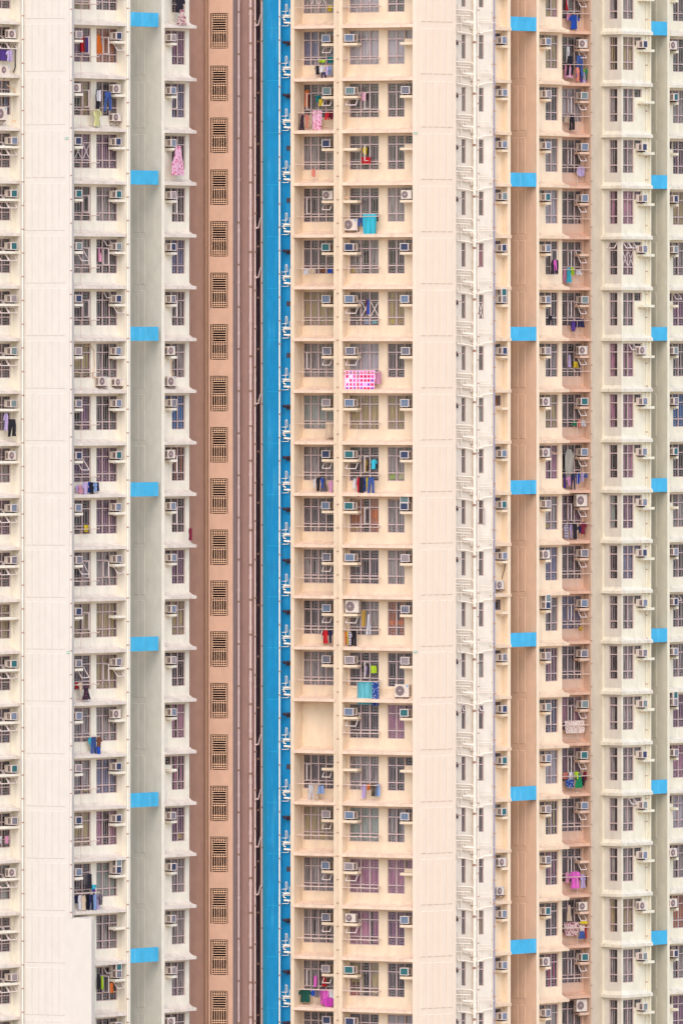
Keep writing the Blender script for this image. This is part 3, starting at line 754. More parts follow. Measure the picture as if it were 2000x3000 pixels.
shelves(B_R, FG, -0.6, FG.u(1682, -0.6), ug-0.003, 0.52, M['tan_g'])
ugp = FG.u(1734, 0)
mb = MB().sheet(FG, 0, ug, ugp, ZB, ZT); a = FG.w(ugp, 0); b = (X(1764, 12.75), 12.75); mb.face([a+(ZB,), b+(ZB,), b+(ZT,), a+(ZT,)])
part('plain_wall', mb, [M['greige']], B_R)
drainpipe(B_R, 1731.5, 0, 0.03, M['tan_g'], fr=FG, v=0.06, ox=0.3)

# ------------------------------------------------------------ RIGHT CREAM BLOCK
h = fit('H1', W_H1, B_H); ul = HL.u(1763)
mb = MB().sheet(HL, 0, ul, HL.u(1820), ZB, ZT, h, 0.07); part('bay_wall', mb, [M['bayside']], B_H)
h = fit('H2', W_H2, B_H); uh = HM.u(1899)
mb = MB().sheet(HM, 0, HM.u(1820), uh, ZB, ZT, h); part('wall', mb, [M['cream_r']], B_H)
uh2 = HM.u(1907, 0.12)
mb = MB().box(HM, uh, uh2, -4, 0.12, ZB, ZT); part('pier', mb, [M['cream_r']], B_H)
mb = MB().box(HL, ul-0.02, ul+0.14, -0.2, 0.1, ZB, ZT); part('pier', mb, [M['cream_r']], B_H)
# mitred ledge round the bay
def corner(v):   # where the two planes offset by v meet
    x1, y1 = HL.w(0, v); x2, y2 = HM.w(0, v); a, b, c, d = HL.c, -HM.c, HL.s, -HM.s
    det = a*d-b*c; s_ = ((x2-x1)*d-b*(y2-y1))/det; return (x1+HL.c*s_, y1+HL.s*s_)
prof = [(-0.03, 0), (0.22, 0), (0.22, 0.16), (0.17, 0.19), (0.08, 0.26), (0.01, 0.36), (-0.03, 0.36)]
rings = []
for pick in (lambda v: HL.w(ul-0.05, v), corner, lambda v: HM.w(uh2+0.03, v)): rings.append([pick(v)+(z,) for v, z in prof])
mb = MB()
for r0, r1 in zip(rings[:-1], rings[1:]):
    for i in range(len(prof)):
        j = (i+1) % len(prof); mb.face([r0[i], r1[i], r1[j], r0[j]])
mb.face(rings[0]); mb.face(rings[-1])
x, y = HL.w(0, 0); me = mb.data('ledge', [M['ledge_cream_r']], (x, y, 0))
for i in list(NF)+[20]: put('ledge', me, B_H, (x, y, F(i)))
shelves(B_H, HM, 0, HM.u(1866, 0.0), uh-0.01, 0.45, M['cream_r'])
drainpipe(B_H, 1893, 0, 0.03, M['cream_r'], fr=HM, v=0.06, ox=0.4)
def yH(px): return HM.p(px, 0)[1]
VW = Fr(1954, yH(1954)+0.04, -40)
mb = MB().sheet(VW, 0, VW.u(1890), VW.u(1954.5), ZB, ZT); part('light_well_wall', mb, [M['green']], B_H)
relief(B_H, VW, 1914, 1925, 1, M['green'], -0.12, -2.52, gap=0.06)
beams(B_H, HM, 1907, 1954)
ui0, ui1 = HM.u(1954, 0), HM.u(1961, 0)
mb = MB().sheet(HM, 0, ui0, ui1, ZB, ZT)
for u in (ui1,): mb.face([P(HM, u, -1, ZB), P(HM, u, 0, ZB), P(HM, u, 0, ZT), P(HM, u, -1, ZT)])
part('pier', mb, [M['cream_r']], B_H)
h = fit('I', W_I, B_H); ui2 = HM.u(2060, 0)
mb = MB().sheet(HM, -0.4, ui1, ui2, ZB, ZT, h); part('wall', mb, [M['cream_r']], B_H)
ledges(B_H, HM, -0.4, 0.05, ui1+0.003, ui2, M['cream_r'])
shelves(B_H, HM, -0.4, HM.u(1962, -0.4), HM.u(1988, 0.1), 0.48, M['cream_r'])
core(B_L, -100, 540, 7.5, 20); core(B_S, 541, 769, 9.8, 20); core(B_C, 785, 1320, 5.2, 20); core(B_U, 1321, 1440, 8, 20)
core(B_R, 1441, 1755, 14.5, 24); core(B_H, 1756, 2100, 18, 28)

# ------------------------------------------------------------ words for labels
ORD = ['', 'first', 'second', 'third', 'fourth', 'fifth', 'sixth', 'seventh', 'eighth', 'ninth', 'tenth', 'eleventh', 'twelfth', 'thirteenth',
 'fourteenth', 'fifteenth', 'sixteenth', 'seventeenth', 'eighteenth', 'nineteenth', 'twentieth', 'twenty-first', 'twenty-second']
WHERE = dict(A='far left edge column', B1='cream bay beside ribbed wall', B2='cream bay left of blue beams', C='cream column beside terracotta tower',
 R1='peach bay beside blue wall', R2='middle bay of peach block', R3='right bay of peach block', E='narrow peach column beside white pipes',
 F='peach column with flared ledges', G='shaded tan laundry column', H='cream bay window column', I='far right edge column')
def fl(i): return ORD[i+2]+' floor down'

# ------------------------------------------------------------ air conditioners (canonical: x right, -y outwards, z up)
C0 = CANON
def ac_parts(w, d, h):
    mb = MB(); e = 0.015
    mb.box(C0, 0, w, 0, d-0.03, 0, h, 0)
    f = 0.035                                # white front rim
    for q in ((0, f, 0, h), (w-f, w, 0, h), (f, w-f, 0, f), (f, w-f, h-f, h)): mb.box(C0, q[0]-(0.008 if q[0] == 0 else 0), q[1]+(0.008 if q[1] == w else 0), d-0.03, d, q[2], q[3], 1)
    for fx in (0.08, w-0.13): mb.box(C0, fx, fx+0.05, 0.1, d-0.1, -0.075, 0, 2)
    casing = mb.data('casing', [M['ac'], M['frame_l'], M['slot']])
    mb = MB(); mb.box(C0, f, w-f, d-0.05, d-0.012, f, h-f, 0)
    grille = mb.data('front_grille', [M['g_b']])
    mb = MB()
    for k in range(1, 5):
        u = f+(w-2*f)*k/5; mb.box(C0, u-0.004, u+0.004, d-0.012, d-0.006, f, h-f)
    for k in range(1, 5):
        z = f+(h-2*f)*k/5; mb.box(C0, f, w-f, d-0.012, d-0.0055, z-0.004, z+0.004)
    bars = mb.data('grille_bars', [M['grille']])
    vents = []
    for s0, s1 in ((-0.004, 0.002), (w-0.002, w+0.004)):
        mb = MB()
        for (v0, v1) in ((d-0.17, d-0.10), (d-0.27, d-0.20)): mb.box(C0, s0, s1, v0, v1, 0.05, h-0.05)
        vents.append(mb.data('vent_slots', [M['slot']]))
    return casing, grille, bars, vents
ACM = {}
def split_parts(w, d, h):
    mb = MB(); mb.box(C0, 0, w, 0, d, 0, h, 0); mb.box(C0, -0.006, w+0.006, 0.02, d+0.006, h-0.03, h+0.004, 0)
    for fx in (0.08, w-0.13): mb.box(C0, fx, fx+0.05, 0.0, d, -0.06, 0, 1)
    casing = mb.data('casing', [M['ac'], M['slot']])
    mb = MB(); cx, cz, r = w*0.36, h*0.5, min(h*0.40, w*0.32); n = 24
    ring = [(cx+r*cos(2*pi*k/n), cz+r*sin(2*pi*k/n)) for k in range(n)]
    mb.face([C0.w(a, d+0.004)+(b,) for a, b in ring], 0)
    for k in range(n):
        a, b = ring[k], ring[(k+1) % n]; mb.face([C0.w(a[0], d)+(a[1],), C0.w(b[0], d)+(b[1],), C0.w(b[0], d+0.012)+(b[1],), C0.w(a[0], d+0.012)+(a[1],)], 1)
        if k % 2 == 0: mb.tube([C0.w(cx+0.03*cos(k), d+0.014)+(cz,), C0.w(a[0], d+0.014)+(a[1],)], 0.004, 1, 4)
    for rr in (0.3, 0.55, 0.8):
        pts = [C0.w(cx+r*rr*cos(2*pi*k/12), d+0.014)+(cz+r*rr*sin(2*pi*k/12),) for k in range(13)]; mb.tube(pts, 0.004, 1, 4)
    mb.tube([C0.w(cx, d)+(cz,), C0.w(cx, d+0.02)+(cz,)], 0.05, 1, 8)
    fan = mb.data('fan_guard', [M['fan'], M['frame']])
    fins = []
    for s0, s1 in ((-0.004, 0.002), (w-0.002, w+0.004)):
        mb = MB()
        for k in range(7):
            z = 0.07+k*(h-0.14)/7; mb.box(C0, s0, s1, 0.05, d-0.05, z, z+0.03)
        fins.append(mb.data('vent_slots', [M['slot']]))
    mb = MB(); mb.face([C0.w(w*0.86, d+0.005)+(h*0.75,), C0.w(w*0.94, d+0.005)+(h*0.93,), C0.w(w*0.80, d+0.005)+(h*0.93,)])
    return casing, fan, fins, mb.data('badge', [M['logo']])
mb = MB()
for fx in (0.1, 0.55):
    mb.tube([(fx, 0, -0.04), (fx, -0.36, -0.04)], 0.018, 0, 6); mb.tube([(fx, -0.34, -0.05), (fx, 0, -0.28)], 0.014, 0, 6); mb.tube([(fx, -0.0, 0.05), (fx, -0.0, -0.3)], 0.014, 0, 6)
mb.tube([(0.0, -0.33, -0.04), (0.68, -0.33, -0.04)], 0.016, 0, 6)
ME_BR = mb.data('wall_bracket', [M['rust']])
COLN = dict(b='blue', t='teal', d='navy', g='grey')
def thing(name, x, y, z, rot):
    e = bpy.data.objects.new(name, None); COL.objects.link(e); e.location = (x, y, z); e.rotation_euler[2] = rot; e.empty_display_size = 0.3; POS[e] = (x, y, z); return e
def kid(name, me, parent, mats=None): return put(name, me, parent, (0, 0, 0), mats, 0, True)
def ac_unit(fr, u, vw, z, w, code, label, jit=0.0):
    key = ('w', w)
    if key not in ACM: ACM[key] = ac_parts(w, 0.54, 0.40)
    cs, gr, br, vn = ACM[key]
    x, y = fr.w(u, vw); e = thing('air_conditioner', x, y, z, fr.t+jit); tag(e, label, 'air conditioner', 'air conditioners on wall shelves')
    kid('casing', cs, e); kid('front_grille', gr, e, {0: M['g_'+code]}); [kid('vent_slots', q, e) for q in vn]
    if code in 'bg' or jit > 0: kid('grille_bars', br, e)
    return e
def split_unit(fr, u, vw, z, w, h, label, bracket=False, badge=False, d=0.28, grp='outdoor condenser units'):
    key = ('s', w, h)
    if key not in ACM: ACM[key] = split_parts(w, d, h)
    cs, fn, fi, bd = ACM[key]
    x, y = fr.w(u, vw); e = thing('condenser_unit', x, y, z, fr.t); tag(e, label, 'air conditioner', grp)
    kid('casing', cs, e); kid('fan_guard', fn, e); [kid('vent_slots', q, e) for q in fi]
    if badge: kid('badge', bd, e)
    if bracket: kid('wall_bracket', ME_BR, e)
    return e
codes = dict(A='snbttgttsbdntbtdsngd', B1='gsdttdgddbdddbgdb', B2='dsdttdbbtbdndsddnDnd'.replace('nDnd', 'DnDd'), C='gbbgddsdsbbbgbndddgs',
 R1='btdstbdgdbdbdngngbdgd'[:20], R2='btnndbdbttbSgbnbgstd', R3='ndnsdbdbdDgdgtnbnbtn', E='bbbtdDdnbtbnddttsbbb',
 F='bgbtbbgssgsDgtbgdtsd', G='stbbntstbSdbdttbnstS', H='dndbbnsbbbdbdtdtbstt', I='stndtntdtnbdbDdnssdn')
codes['B2'] = 'dsdttdbbtbdndsddDnDd'; codes['R1'] = 'btdstbdgdbdbdnngbdgd'
# column: frame, wall v, photo column of the front left corner, width, keep the right end?
ACS = dict(A=(FA, -0.55, 33.5, 0.46), B1=(FL, -0.55, 223, 0.46), B2=(FL, -0.55, 341, 0.42), C=(FL, -0.50, 502, 0.40),
 R1=(FC, -1.0, 942.5, 0.50), R2=(FC, -0.64, 1009, 0.56), R3=(FC, -0.64, 1172.5, 0.50), E=(FR, -0.40, 1471, 0.40), F=(FR, -0.50, 1599, 0.42),
 G=(FG, -0.60, 1703, 0.46), H=(HM, 0.0, 1883, 0.38), I=(HM, -0.40, 1974, 0.36))
for cn, (fr, vw, px, w) in ACS.items():
    u0 = fr.u(px, vw+0.54+0.02)
    rnd = random.Random(len(cn)*31+ord(cn[0]))
    for i, c in enumerate(codes[cn]):
        z = F(i)-0.80; uu = u0+rnd.uniform(-0.03, 0.03); j = radians(rnd.uniform(-2.5, 2.5))
        at = fl(i)+', '+WHERE[cn]
        vv = vw+0.02
        if c in 'btdg': ac_unit(fr, uu, vv, z+0.075, w, c, f'window air conditioner with {COLN[c]} grille, {at}', j)
        elif c == 'D':
            ac_unit(fr, uu, vv, z+0.075, w, 'd', f'lower of two stacked air conditioners, {at}', j); ac_unit(fr, uu, vv, z+0.46, w, 't', f'upper of two stacked air conditioners, {at}', -j)
        elif c == 's':
            ws = 0.62 if fr is FC else 0.58
            us_ = u0 if fr is FC else u0+w-ws
            us_ -= 0 if fr is FC else 0.0
            split_unit(fr, us_, vw+0.2, z+0.06, ws, 0.46, f'beige condenser unit on shelf, {at}', False, i % 2 == 0)
        elif c == 'S': split_unit(fr, (u0 if fr is FC else u0+w-0.72), vw+0.18, z+0.06, 0.80 if fr is FC else 0.72, 0.66, f'large condenser unit on shelf, {at}')
IMG = {'L': 0, 'M': 650, 'R': 1300}; IY = {1: 0, 2: 1000, 3: 1950}
def pc(img, cx, cy): return IMG[img[0]]+cx/2.24, IY[int(img[1])]+cy/2.24
# condensers on brackets low on the wall: column, floor, picture, left, bottom
for cn, i, img, cl, cb, w, h in (('A', 0, 'L1', 5, 482, 0.72, 0.44), ('A', 1, 'L1', -20, 785, 0.8, 0.7), ('B2', 1, 'L1', 742, 792, 0.66, 0.42), ('B2', 6, 'L2', 652, 292, 0.66, 0.5),
    ('B2', 6, 'L2', 757, 292, 0.62, 0.42), ('C', 6, 'L2', 1104, 293, 0.66, 0.52), ('R2', 3, 'M1', 793, 1510, 0.86, 0.62), ('R3', 12, 'M2', 1133, 2335, 0.84, 0.68), ('E', 10, 'R2', 348, 1628, 0.6, 0.46), ('E', 16, 'R3', 350, 1510, 0.58, 0.46)):
    fr, vw = ACS[cn][0], ACS[cn][1]; px, py = pc(img, cl, cb); v = vw+0.34; u = fr.u(px, v); x, y = fr.w(u, v)
    lab = f'condenser unit on rusty wall bracket, {fl(i)}, {WHERE[cn]}'
    if lab in SEEN: lab = f'right of two bracket-mounted condenser units, {fl(i)}, {WHERE[cn]}'
    split_unit(fr, u, vw+0.03, Zy(py, y), w, h, lab, True, True)
# refrigerant pipes and cables drooping between units
def cable(img, pts, fr, v, r, m, label, name='cable', cat='cable'):
    pl = []
    for a, b in pts:
        px, py = pc(img, a, b); x, y = fr.p(px, v); pl.append((x, y, Zy(py, y)))
    o = pl[0]; mb = MB(); mb.tube(pl, r, 0, 6); e = put(name, mb.data(name, [m], o, True), None, o); tag(e, label, cat)
M['tanpipe'] = mat('lagged_pipe', (226, 178, 130), 0.8)
cable('L1', [(65, 238), (95, 245), (112, 270), (100, 300), (100, 440), (88, 470)], FA, -0.3, 0.03, M['pipe_k'], 'thick black pipe linking two condensers at the upper left edge')
cable('L1', [(45, 555), (95, 585), (118, 640), (118, 760), (105, 790), (80, 788)], FA, -0.3, 0.022, M['tanpipe'], 'tan lagged pipe looping down beside left edge condenser')
cable('L1', [(803, 600), (825, 640), (828, 760), (805, 785)], FL, -0.35, 0.02, M['tanpipe'], 'tan lagged pipe looping beside two condensers left of blue beams')
cable('L2', [(560, 30), (600, 30), (617, 60), (620, 160), (608, 230), (640, 250)], FL, -0.5, 0.02, M['tanpipe'], 'tan pipe bending down between two cream bay windows')
cable('L2', [(820, 60), (800, 120), (785, 170), (785, 245)], FL, -0.5, 0.02, M['tanpipe'], 'tan pipe dropping to the right bracket condenser below blue beam')
cable('L2', [(1135, 110), (1124, 150), (1126, 200), (1140, 225)], FL, -0.45, 0.02, M['tanpipe'], 'tan pipe linking two condensers beside terracotta tower')
cable('M1', [(835, 1290), (800, 1300), (790, 1360), (800, 1420), (820, 1425)], FC, -0.3, 0.025, M['tanpipe'], 'orange tan pipe above large condenser in peach block')
cable('M2', [(840, 2085), (805, 2100), (797, 2170), (815, 2240), (860, 2280), (1000, 2288), (1120, 2284), (1140, 2280)], FC, -0.5, 0.014, M['tanpipe'], 'long yellow pipe sagging across peach wall to condenser')
cable('M2', [(842, 1058), (860, 1042), (960, 1030), (1080, 1034), (1170, 1040)], FC, -0.5, 0.012, M['tanpipe'], 'thin beige pipe running along under ledge of peach block')
cable('R2', [(400, 1450), (398, 1490), (378, 1560)], FR, -0.2, 0.02, M['pipe_k'], 'black cable hanging to bracket condenser in narrow peach column')
cable('R2', [(705, 725), (740, 735), (775, 722)], FR, -0.3, 0.02, M['tanpipe'], 'short tan pipe beside condenser on peach column with flared ledges')

# ------------------------------------------------------------ drying racks
RK = dict(B1=(FL, -0.18, 205, 283, 237), R1=(FC, -0.45, 868, 984, 924), R2=(FC, -0.22, 1006, 1112, 1046), G=(FG, -0.22, 1640, 1723, 1690))
for cn, (fr, v, pa, pb, pp) in RK.items():
    ua, ub_, upo = fr.u(pa, v), fr.u(pb, v), fr.u(pp, v)
    L = ub_-ua
    rails = []
    for k, dv in enumerate((-0.2, 0.0, 0.2)):
        rails.append(MB().tube([(0, -dv, 0.0), (L*0.97, -dv, 0), (L, -dv-0.02, 0.05)], 0.018, 0, 6).data('rail', [M['rack']]))
    mb = MB(); mb.tube([(upo-ua, 0, 0), (upo-ua, 0, -0.93)], 0.014, 0, 6); mb.tube([(upo-ua-0.06, 0, -0.92), (upo-ua+0.06, 0, -0.92)], 0.02, 0, 6)
    post = mb.data('post', [M['rack']])
    arm = [MB().tube([(u, -0.24, -0.012), (u, 0.22, -0.012), (u, 0.40, 0.1)], 0.018, 0, 6).data('cross_arm', [M['rack']]) for u in (L*0.03, upo-ua+0.03, L*0.92)]
    for i in NF:
        if skip(cn, i): continue
        x, y = fr.w(ua, v); e = thing('drying_rack', x, y, F(i)-1.68, fr.t)
        tag(e, f'metal laundry drying rack, {fl(i)}, {WHERE[cn]}', 'drying rack', 'wall mounted drying racks')
        for r in rails: kid('rail', r, e)
        kid('post', post, e)
        for q in arm: kid('cross_arm', q, e)

# ------------------------------------------------------------ laundry
CC = dict(black=(34, 26, 40), navy=(34, 34, 84), purple=(96, 60, 150), lilac=(206, 180, 222), white=(236, 230, 232), pink=(240, 160, 190), red=(214, 20, 36),
 maroon=(140, 20, 56), blue=(20, 80, 190), denim=(64, 92, 160), teal=(0, 120, 120), green=(0, 140, 86), lime=(190, 226, 30), yellow=(240, 206, 40), paleyellow=(240, 234, 160),
 orange=(240, 120, 30), grey=(120, 108, 116), beige=(236, 206, 176), cyan=(60, 200, 220), turquoise=(110, 200, 212), lightblue=(150, 180, 226), magenta=(226, 70, 196),
 brown=(130, 74, 50), salmon=(236, 140, 120), darkgreen=(0, 86, 72), gold=(206, 160, 60), tarp=(190, 182, 168), hotpink=(250, 110, 210))
CM = {}
def cm(c):
    if c not in CM:
        if c == 'floral': CM[c] = cloth('floral_cloth', (232, 200, 190), (150, 60, 90), 'dots', 9, thr=0.42)
        elif c == 'darkfloral': CM[c] = cloth('dark_floral_cloth', (40, 26, 44), (190, 90, 120), 'dots', 11, thr=0.28)
        elif c == 'pinkfloral': CM[c] = cloth('pink_floral_cloth', (246, 190, 214), (214, 60, 100), 'dots', 7, thr=0.32)
        elif c == 'whitefloral': CM[c] = cloth('white_floral_cloth', (246, 228, 214), (206, 100, 90), 'dots', 12, thr=0.32)
        elif c == 'bluefloral': CM[c] = cloth('blue_floral_cloth', (30, 70, 150), (226, 226, 226), 'dots', 12, thr=0.3)
        elif c == 'camo': CM[c] = cloth('camouflage_cloth', (70, 58, 50), (150, 130, 100), 'dots', 14, thr=0.4)
        elif c == 'striped': CM[c] = cloth('striped_cloth', (240, 226, 236), (60, 36, 66), 'stripes', 3.6)
        elif c == 'pinkstriped': CM[c] = cloth('pink_striped_cloth', (240, 190, 215), (190, 100, 160), 'stripes', 6)
        elif c == 'checked': CM[c] = cloth('checked_cloth', (255, 205, 232), None, 'checks', 4.6)
        else: CM[c] = cloth(c+'_cloth', CC[c], tuple(int(q*0.82) for q in CC[c]), 'folds', 9.0)
    return CM[c]
NICE = dict(paleyellow='pale yellow', lightblue='light blue', darkgreen='dark green', hotpink='bright pink', darkfloral='dark floral', pinkfloral='pink floral', whitefloral='white floral',
 bluefloral='blue floral', pinkstriped='pink striped', checked='pink checked', camo='camouflage', tarp='crumpled grey')
def garment_mesh(kind, w, h, seed):
    rnd = random.Random(seed); mb = MB(); ph = rnd.random()*6; kx = rnd.uniform(18, 28)
    def strip(rws, n=7):
        grid = []
        for t, a, b in rws:
            row = []
            for k in range(n+1):
                xx = (a+(b-a)*k/n)*w
                dy = (0.045*sin(kx*xx+ph)+0.025*sin(kx*2.3*xx+ph*2+t*4))*(0.3+t)
                row.append((xx+0.01*sin(t*9+ph), dy, -t*h+0.012*sin(k*1.7+ph)*(1 if t > 0.8 else 0)))
            grid.append(row)
        for r0, r1 in zip(grid[:-1], grid[1:]):
            for k in range(n):
                a = [r0[k], r0[k+1], r1[k+1], r1[k]]; mb.face(a)
                mb.face([(p[0], p[1]+0.02, p[2]) for p in a])
    if kind == 'shirt':
        strip([(0, -0.16, 0.16), (0.05, -0.24, 0.24), (0.18, -0.33, 0.33), (0.3, -0.30, 0.30), (0.6, -0.31, 0.31), (1.0, -0.34, 0.34)])
        strip([(0.03, -0.30, -0.2), (0.2, -0.44, -0.26), (0.42, -0.5, -0.34)], 3); strip([(0.03, 0.2, 0.30), (0.2, 0.26, 0.44), (0.42, 0.34, 0.5)], 3)
    elif kind == 'trousers':
        strip([(0, -0.40, 0.40), (0.15, -0.42, 0.42), (0.32, -0.46, 0.46)])
        strip([(0.32, -0.46, -0.01), (0.65, -0.46, -0.10), (1.0, -0.5, -0.16)], 4); strip([(0.32, 0.01, 0.46), (0.65, 0.08, 0.45), (0.97, 0.14, 0.48)], 4)
    elif kind == 'shorts':
        strip([(0, -0.40, 0.40), (0.45, -0.45, 0.45)]); strip([(0.45, -0.45, -0.02), (1, -0.5, -0.08)], 4); strip([(0.45, 0.02, 0.45), (1, 0.08, 0.5)], 4)
    elif kind == 'dress':
        strip([(0, -0.18, 0.18), (0.12, -0.24, 0.24), (0.3, -0.26, 0.26), (0.6, -0.38, 0.38), (1.0, -0.5, 0.5)])
    elif kind == 'sheet':
        strip([(0, -0.5, 0.5), (0.3, -0.49, 0.5), (0.7, -0.48, 0.48), (1.0, -0.46, 0.49)], 16)
    elif kind == 'bundle':
        strip([(0, -0.2, 0.25), (0.2, -0.45, 0.5), (0.55, -0.5, 0.42), (0.85, -0.3, 0.4), (1.0, -0.1, 0.12)])
    else:
        strip([(0, -0.5, 0.5), (0.5, -0.48, 0.49), (1.0, -0.5, 0.48)])
    return mb
def hangs(cn, i, img, items, v=None):
    fr = ACS.get(cn, RK.get(cn))[0]; v = RK[cn][1] if (v is None and cn in RK) else (v if v is not None else -0.1)
    for n, (kind, c, x0, x1, y0, y1) in enumerate(items):
        px, py = pc(img, (x0+x1)/2, y0); vv = v+0.1*((n % 3)-1)
        u = fr.u(px, vv); x, y = fr.w(u, vv); z = Zy(py, y)
        w = (x1-x0)/2.24/54.2/abs(fr.c)*0.98; h = (y1-y0)/2.24/54.2
        me = garment_mesh(kind, w, h, n*13+i).data(kind, [cm(c)], smooth=True)
        kn = {'sheet': 'hanging_sheet', 'towel': 'towel', 'bundle': 'cloth_bundle'}.get(kind, kind)
        e = put(kn, me, None, (x, y, z), None, fr.t)
        lab = f"{NICE.get(c, c)} {kn.replace('_', ' ')} hung out, {fl(i)}, {WHERE[cn]}"
        if lab in SEEN: lab = f"{NICE.get(c, c)} {kn.replace('_', ' ')} further right, {fl(i)}, {WHERE[cn]}"
        tag(e, lab, 'laundry', 'laundry hung out to dry')
Sh, Tr, To, Dr, So, St, Bu = 'shirt', 'trousers', 'towel', 'dress', 'shorts', 'sheet', 'bundle'
hangs('C', -1, 'L1', [(Sh, 'black', 1150, 1215, -20, 80), (Dr, 'floral', 1163, 1226, 58, 160)], 0.1)
hangs('C', 2, 'L1', [(Dr, 'pinkfloral', 1125, 1212, 955, 1148)], 0.1)
hangs('C', 9, 'L2', [(Sh, 'maroon', 1238, 1262, 1225, 1305)], 0.2)
hangs('B1', 0, 'L1', [(To, 'red', 533, 558, 235, 335), (To, 'purple', 560, 585, 240, 345)], -0.45)
hangs('B2', 0, 'L1', [(Dr, 'orange', 625, 675, 225, 350)], -0.5)
hangs('A', 0, 'L1', [(Sh, 'purple', -5, 45, 320, 392), (Sh, 'lilac', 42, 88, 325, 398)], -0.1)
hangs('B2', 1, 'L1', [(Tr, 'black', 628, 652, 585, 712), (To, 'white', 636, 660, 590, 660), (Tr, 'denim', 685, 732, 598, 725), (Sh, 'paleyellow', 612, 668, 713, 824)], 0.0)
hangs('B2', 4, 'L1', [(Dr, 'pink', 637, 665, 1620, 1715)], -0.5)
hangs('A', 7, 'L2', [(Sh, 'lilac', 22, 55, 470, 582), (Tr, 'black', 52, 106, 510, 624)], 0.0)
hangs('B1', 8, 'L2', [(So, 'lilac', 493, 516, 945, 985), (So, 'pink', 515, 541, 945, 998), (Sh, 'lilac', 538, 583, 925, 1006), (Sh, 'blue', 574, 602, 922, 990), (Tr, 'black', 588, 614, 925, 1018), (Sh, 'lightblue', 610, 636, 925, 985), (To, 'navy', 636, 651, 925, 982)])
hangs('B1', 9, 'L2', [(Bu, 'yellow', 548, 582, 1205, 1252)])
hangs('B1', 12, 'L2', [(Bu, 'red', 493, 516, 2240, 2280), (Sh, 'beige', 508, 546, 2240, 2292), (Dr, 'darkfloral', 540, 592, 2262, 2352)])
hangs('B1', 13, 'L3', [(Tr, 'denim', 598, 633, 470, 587), (Sh, 'brown', 632, 672, 470, 545), (So, 'blue', 632, 658, 535, 595), (Bu, 'cyan', 580, 602, 468, 530)])
hangs('B1', 16, 'L3', [(Sh, 'navy', 488, 516, 1512, 1562), (Sh, 'white', 508, 545, 1510, 1606), (Sh, 'beige', 535, 566, 1510, 1608), (Sh, 'black', 558, 586, 1505, 1612), (Tr, 'navy', 580, 614, 1505, 1622), (Sh, 'lightblue', 610, 636, 1505, 1606), (Sh, 'lilac', 628, 654, 1508, 1602), (Sh, 'grey', 643, 674, 1502, 1572), (To, 'black', 574, 602, 1370, 1465), (Bu, 'cyan', 588, 636, 1440, 1478), (Sh, 'purple', 605, 628, 1468, 1510)])
hangs('B2', 18, 'L3', [(To, 'lime', 660, 677, 2040, 2125), (To, 'orange', 722, 746, 2085, 2150), (Sh, 'black', 632, 660, 2030, 2120)], -0.2)
hangs('A', 15, 'L3', [(To, 'pink', 34, 60, 1120, 1170), (To, 'white', -2, 14, 1122, 1170)], -0.2)
hangs('R1', -1, 'M1', [(Bu, 'yellow', 690, 727, 33, 74)])
hangs('R1', 0, 'M1', [(Sh, 'black', 603, 643, 428, 488), (Sh, 'white', 635, 677, 430, 472), (Sh, 'lilac', 674, 698, 432, 488), (So, 'lightblue', 694, 724, 430, 494), (Tr, 'navy', 648, 684, 470, 508), (Bu, 'lime', 632, 680, 388, 410), (To, 'teal', 690, 728, 370, 410)])
hangs('R1', 1, 'M1', [(Tr, 'black', 479, 508, 745, 858), (Dr, 'darkfloral', 508, 544, 745, 853), (Sh, 'salmon', 541, 571, 745, 842), (Sh, 'beige', 567, 593, 748, 822), (St, 'pinkfloral', 591, 656, 725, 868), (So, 'red', 675, 706, 732, 785), (Bu, 'maroon', 703, 728, 725, 782)])
hangs('R1', 1, 'M1', [(To, 'orange', 545, 571, 590, 702), (Sh, 'teal', 610, 652, 622, 668), (So, 'yellow', 632, 660, 648, 694)], -0.8)
hangs('R1', 2, 'M1', [(Bu, 'salmon', 587, 611, 1106, 1160)])
hangs('R1', 4, 'M1', [(To, 'white', 537, 571, 1760, 1800), (To, 'beige', 571, 608, 1760, 1800), (Bu, 'brown', 645, 682, 1762, 1790), (To, 'blue', 692, 726, 1762, 1790)])
hangs('R2', 1, 'M1', [(To, 'pink', 917, 948, 606, 658)], -0.5)
hangs('R2', 2, 'M1', [(Bu, 'yellow', 920, 952, 962, 1014), (St, 'red', 911, 976, 1028, 1074)], -0.5)
hangs('R2', 3, 'M1', [(So, 'denim', 888, 932, 1428, 1482), (St, 'cyan', 924, 1014, 1403, 1535)])
hangs('R2', 5, 'M1', [(To, 'maroon', 944, 953, 1965, 2060), (To, 'blue', 953, 963, 1965, 2060)], -0.6)
hangs('R2', 6, 'M2', [(St, 'checked', 798, 1010, 190, 316), (St, 'pink', 1004, 1041, 198, 278)])
hangs('R1', 7, 'M2', [(St, 'beige', 680, 733, 530, 630)])
hangs('R1', 8, 'M2', [(Sh, 'white', 596, 622, 902, 962), (Sh, 'black', 617, 646, 892, 982), (Sh, 'blue', 645, 668, 895, 965), (Dr, 'grey', 642, 697, 895, 1012), (Sh, 'pinkstriped', 696, 733, 915, 992)])
hangs('R2', 8, 'M2', [(So, 'white', 862, 887, 900, 966), (Sh, 'red', 884, 907, 892, 1022), (Tr, 'black', 898, 932, 892, 1014), (Sh, 'blue', 926, 948, 895, 985), (Sh, 'yellow', 942, 960, 892, 955), (Tr, 'denim', 954, 1001, 892, 1000)])
hangs('R2', 8, 'M2', [(Sh, 'gold', 928, 957, 775, 865), (Sh, 'cyan', 975, 1020, 775, 838)], -0.55)
hangs('R1', 11, 'M2', [(Sh, 'white', 647, 665, 1898, 1955), (Sh, 'red', 655, 698, 1896, 1984), (Sh, 'navy', 694, 724, 1896, 1980)])
